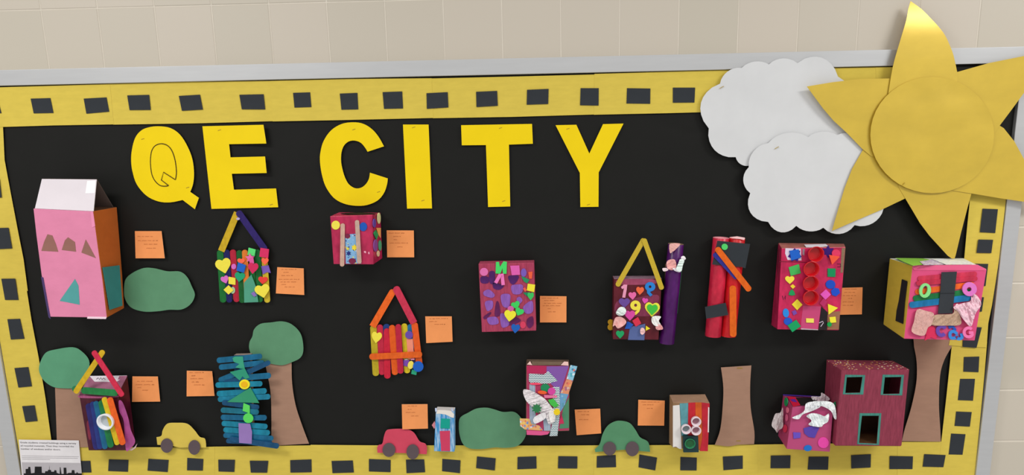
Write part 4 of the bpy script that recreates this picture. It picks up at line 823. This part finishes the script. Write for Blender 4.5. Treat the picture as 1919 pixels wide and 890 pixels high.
for q, col in ((o_circle(240,170,22,60), '1f8a50'), (o_circle(262,285,18,40), 'e0708a'), (o_circle(250,390,16,50), 'd05a80'), (o_circle(226,540,26,55), 'c82a4a')): poly('foam_circle', z(*q), sd, M(col, 'foam'), c.t, off=.0035, th=.002)
c.foam('1f7a50', (905,190),(935,165),(942,235),(912,250)); c.sq('6a50c0', (345,595),(450,600),(445,672),(350,684)); c.foam('5a44a8', (490,540),(600,510),(710,530),(680,590),(645,672),(560,660),(500,610)); c.circ('e84aa8', 765, 740, 76, 76); c.circ('1f70c8', 550, 815, 56, 42, -8)
c.tissue('eef0f2', (330,390),(440,340),(500,290),(520,200),(600,170),(700,200),(722,240),(600,300),(480,345),(420,410), amp=.010); c.tissue('f2f6f6', (600,170),(720,160),(860,170),(925,230),(945,400),(915,400),(870,300),(760,235),(650,220), amp=.010); c.tissue('f0f6f6', (530,370),(600,330),(700,340),(780,370),(840,335),(830,440),(770,480),(720,520),(560,490),(600,430), amp=.009)
c.S = Surf(.040); c.tissue('d8ccd0', (590,100),(720,95),(735,45),(790,70),(850,140),(700,195), amp=.008); c.S = Surf(.035); c.tissue('d2c8c8', (100,335),(165,320),(200,250),(205,400),(200,520),(150,560),(120,600),(95,560),(50,510),(50,460),(70,400), amp=.012)

# --- maroon house with windows
z = Z(1540, 660, 4.944); D = .105
c = Craft('box_house', 'large maroon box house with two teal-framed windows and a doorway, lower right', 'craft building', z, (430, 865), D)
fr = front4(z, [(182,166),(806,161),(735,866),(128,862)], D); bk = [P(*z.p(45,70), .003), P(*z.p(650,78), .003), back_of(fr[2], .003), back_of(fr[3], .003)]
HM = M('8a3448', 'paint'); win = [z((232,232),(378,228),(355,375),(218,378)), z((585,232),(738,228),(720,385),(568,388)), z((372,588),(530,588),(510,848),(345,840))]
poly('front_panel', z((182,166),(806,161),(735,866),(128,862)), Surf(D), HM, c.t, off=0, th=.002, holes=win)
IN = M('4a3020', 'board')
def wallp(name, a, b, m):
    vs = [fr[a] + Vector((0, .002, 0)), fr[b] + Vector((0, .002, 0)), bk[b], bk[a]]; panel(name, vs, m, c.t, .002)
gl = M_spots('8a3448', ['f4e0a0', 'e8b04a', 'f8f0d8', 'd88a5a'], 105, .27)
wallp('left_panel', 0, 3, HM); wallp('right_panel', 1, 2, HM); wallp('bottom_panel', 3, 2, HM)
o = wallp('roof_panel', 0, 1, gl)
panel('back_panel', [v + Vector((0, -.0005, 0)) for v in bk], IN, c.t, .001)
panel('inner_floor', [fr[3] + Vector((.004, .004, .004)), fr[2] + Vector((-.004, .004, .004)), bk[2] + Vector((-.004, 0, .004)), bk[3] + Vector((.004, 0, .004))], M('5a3a20', 'board'), c.t, .001)
for w_, q in zip(win, (z((218,208),(402,212),(385,392),(195,390)), z((565,208),(762,210),(745,400),(545,395)), z((350,565),(552,565),(530,860),(328,852)))):
    poly('window_frame' if w_ is not win[2] else 'door_frame', q, Surf(D), M('3f8478', 'paint'), c.t, off=.0006, th=.0006, holes=[w_])
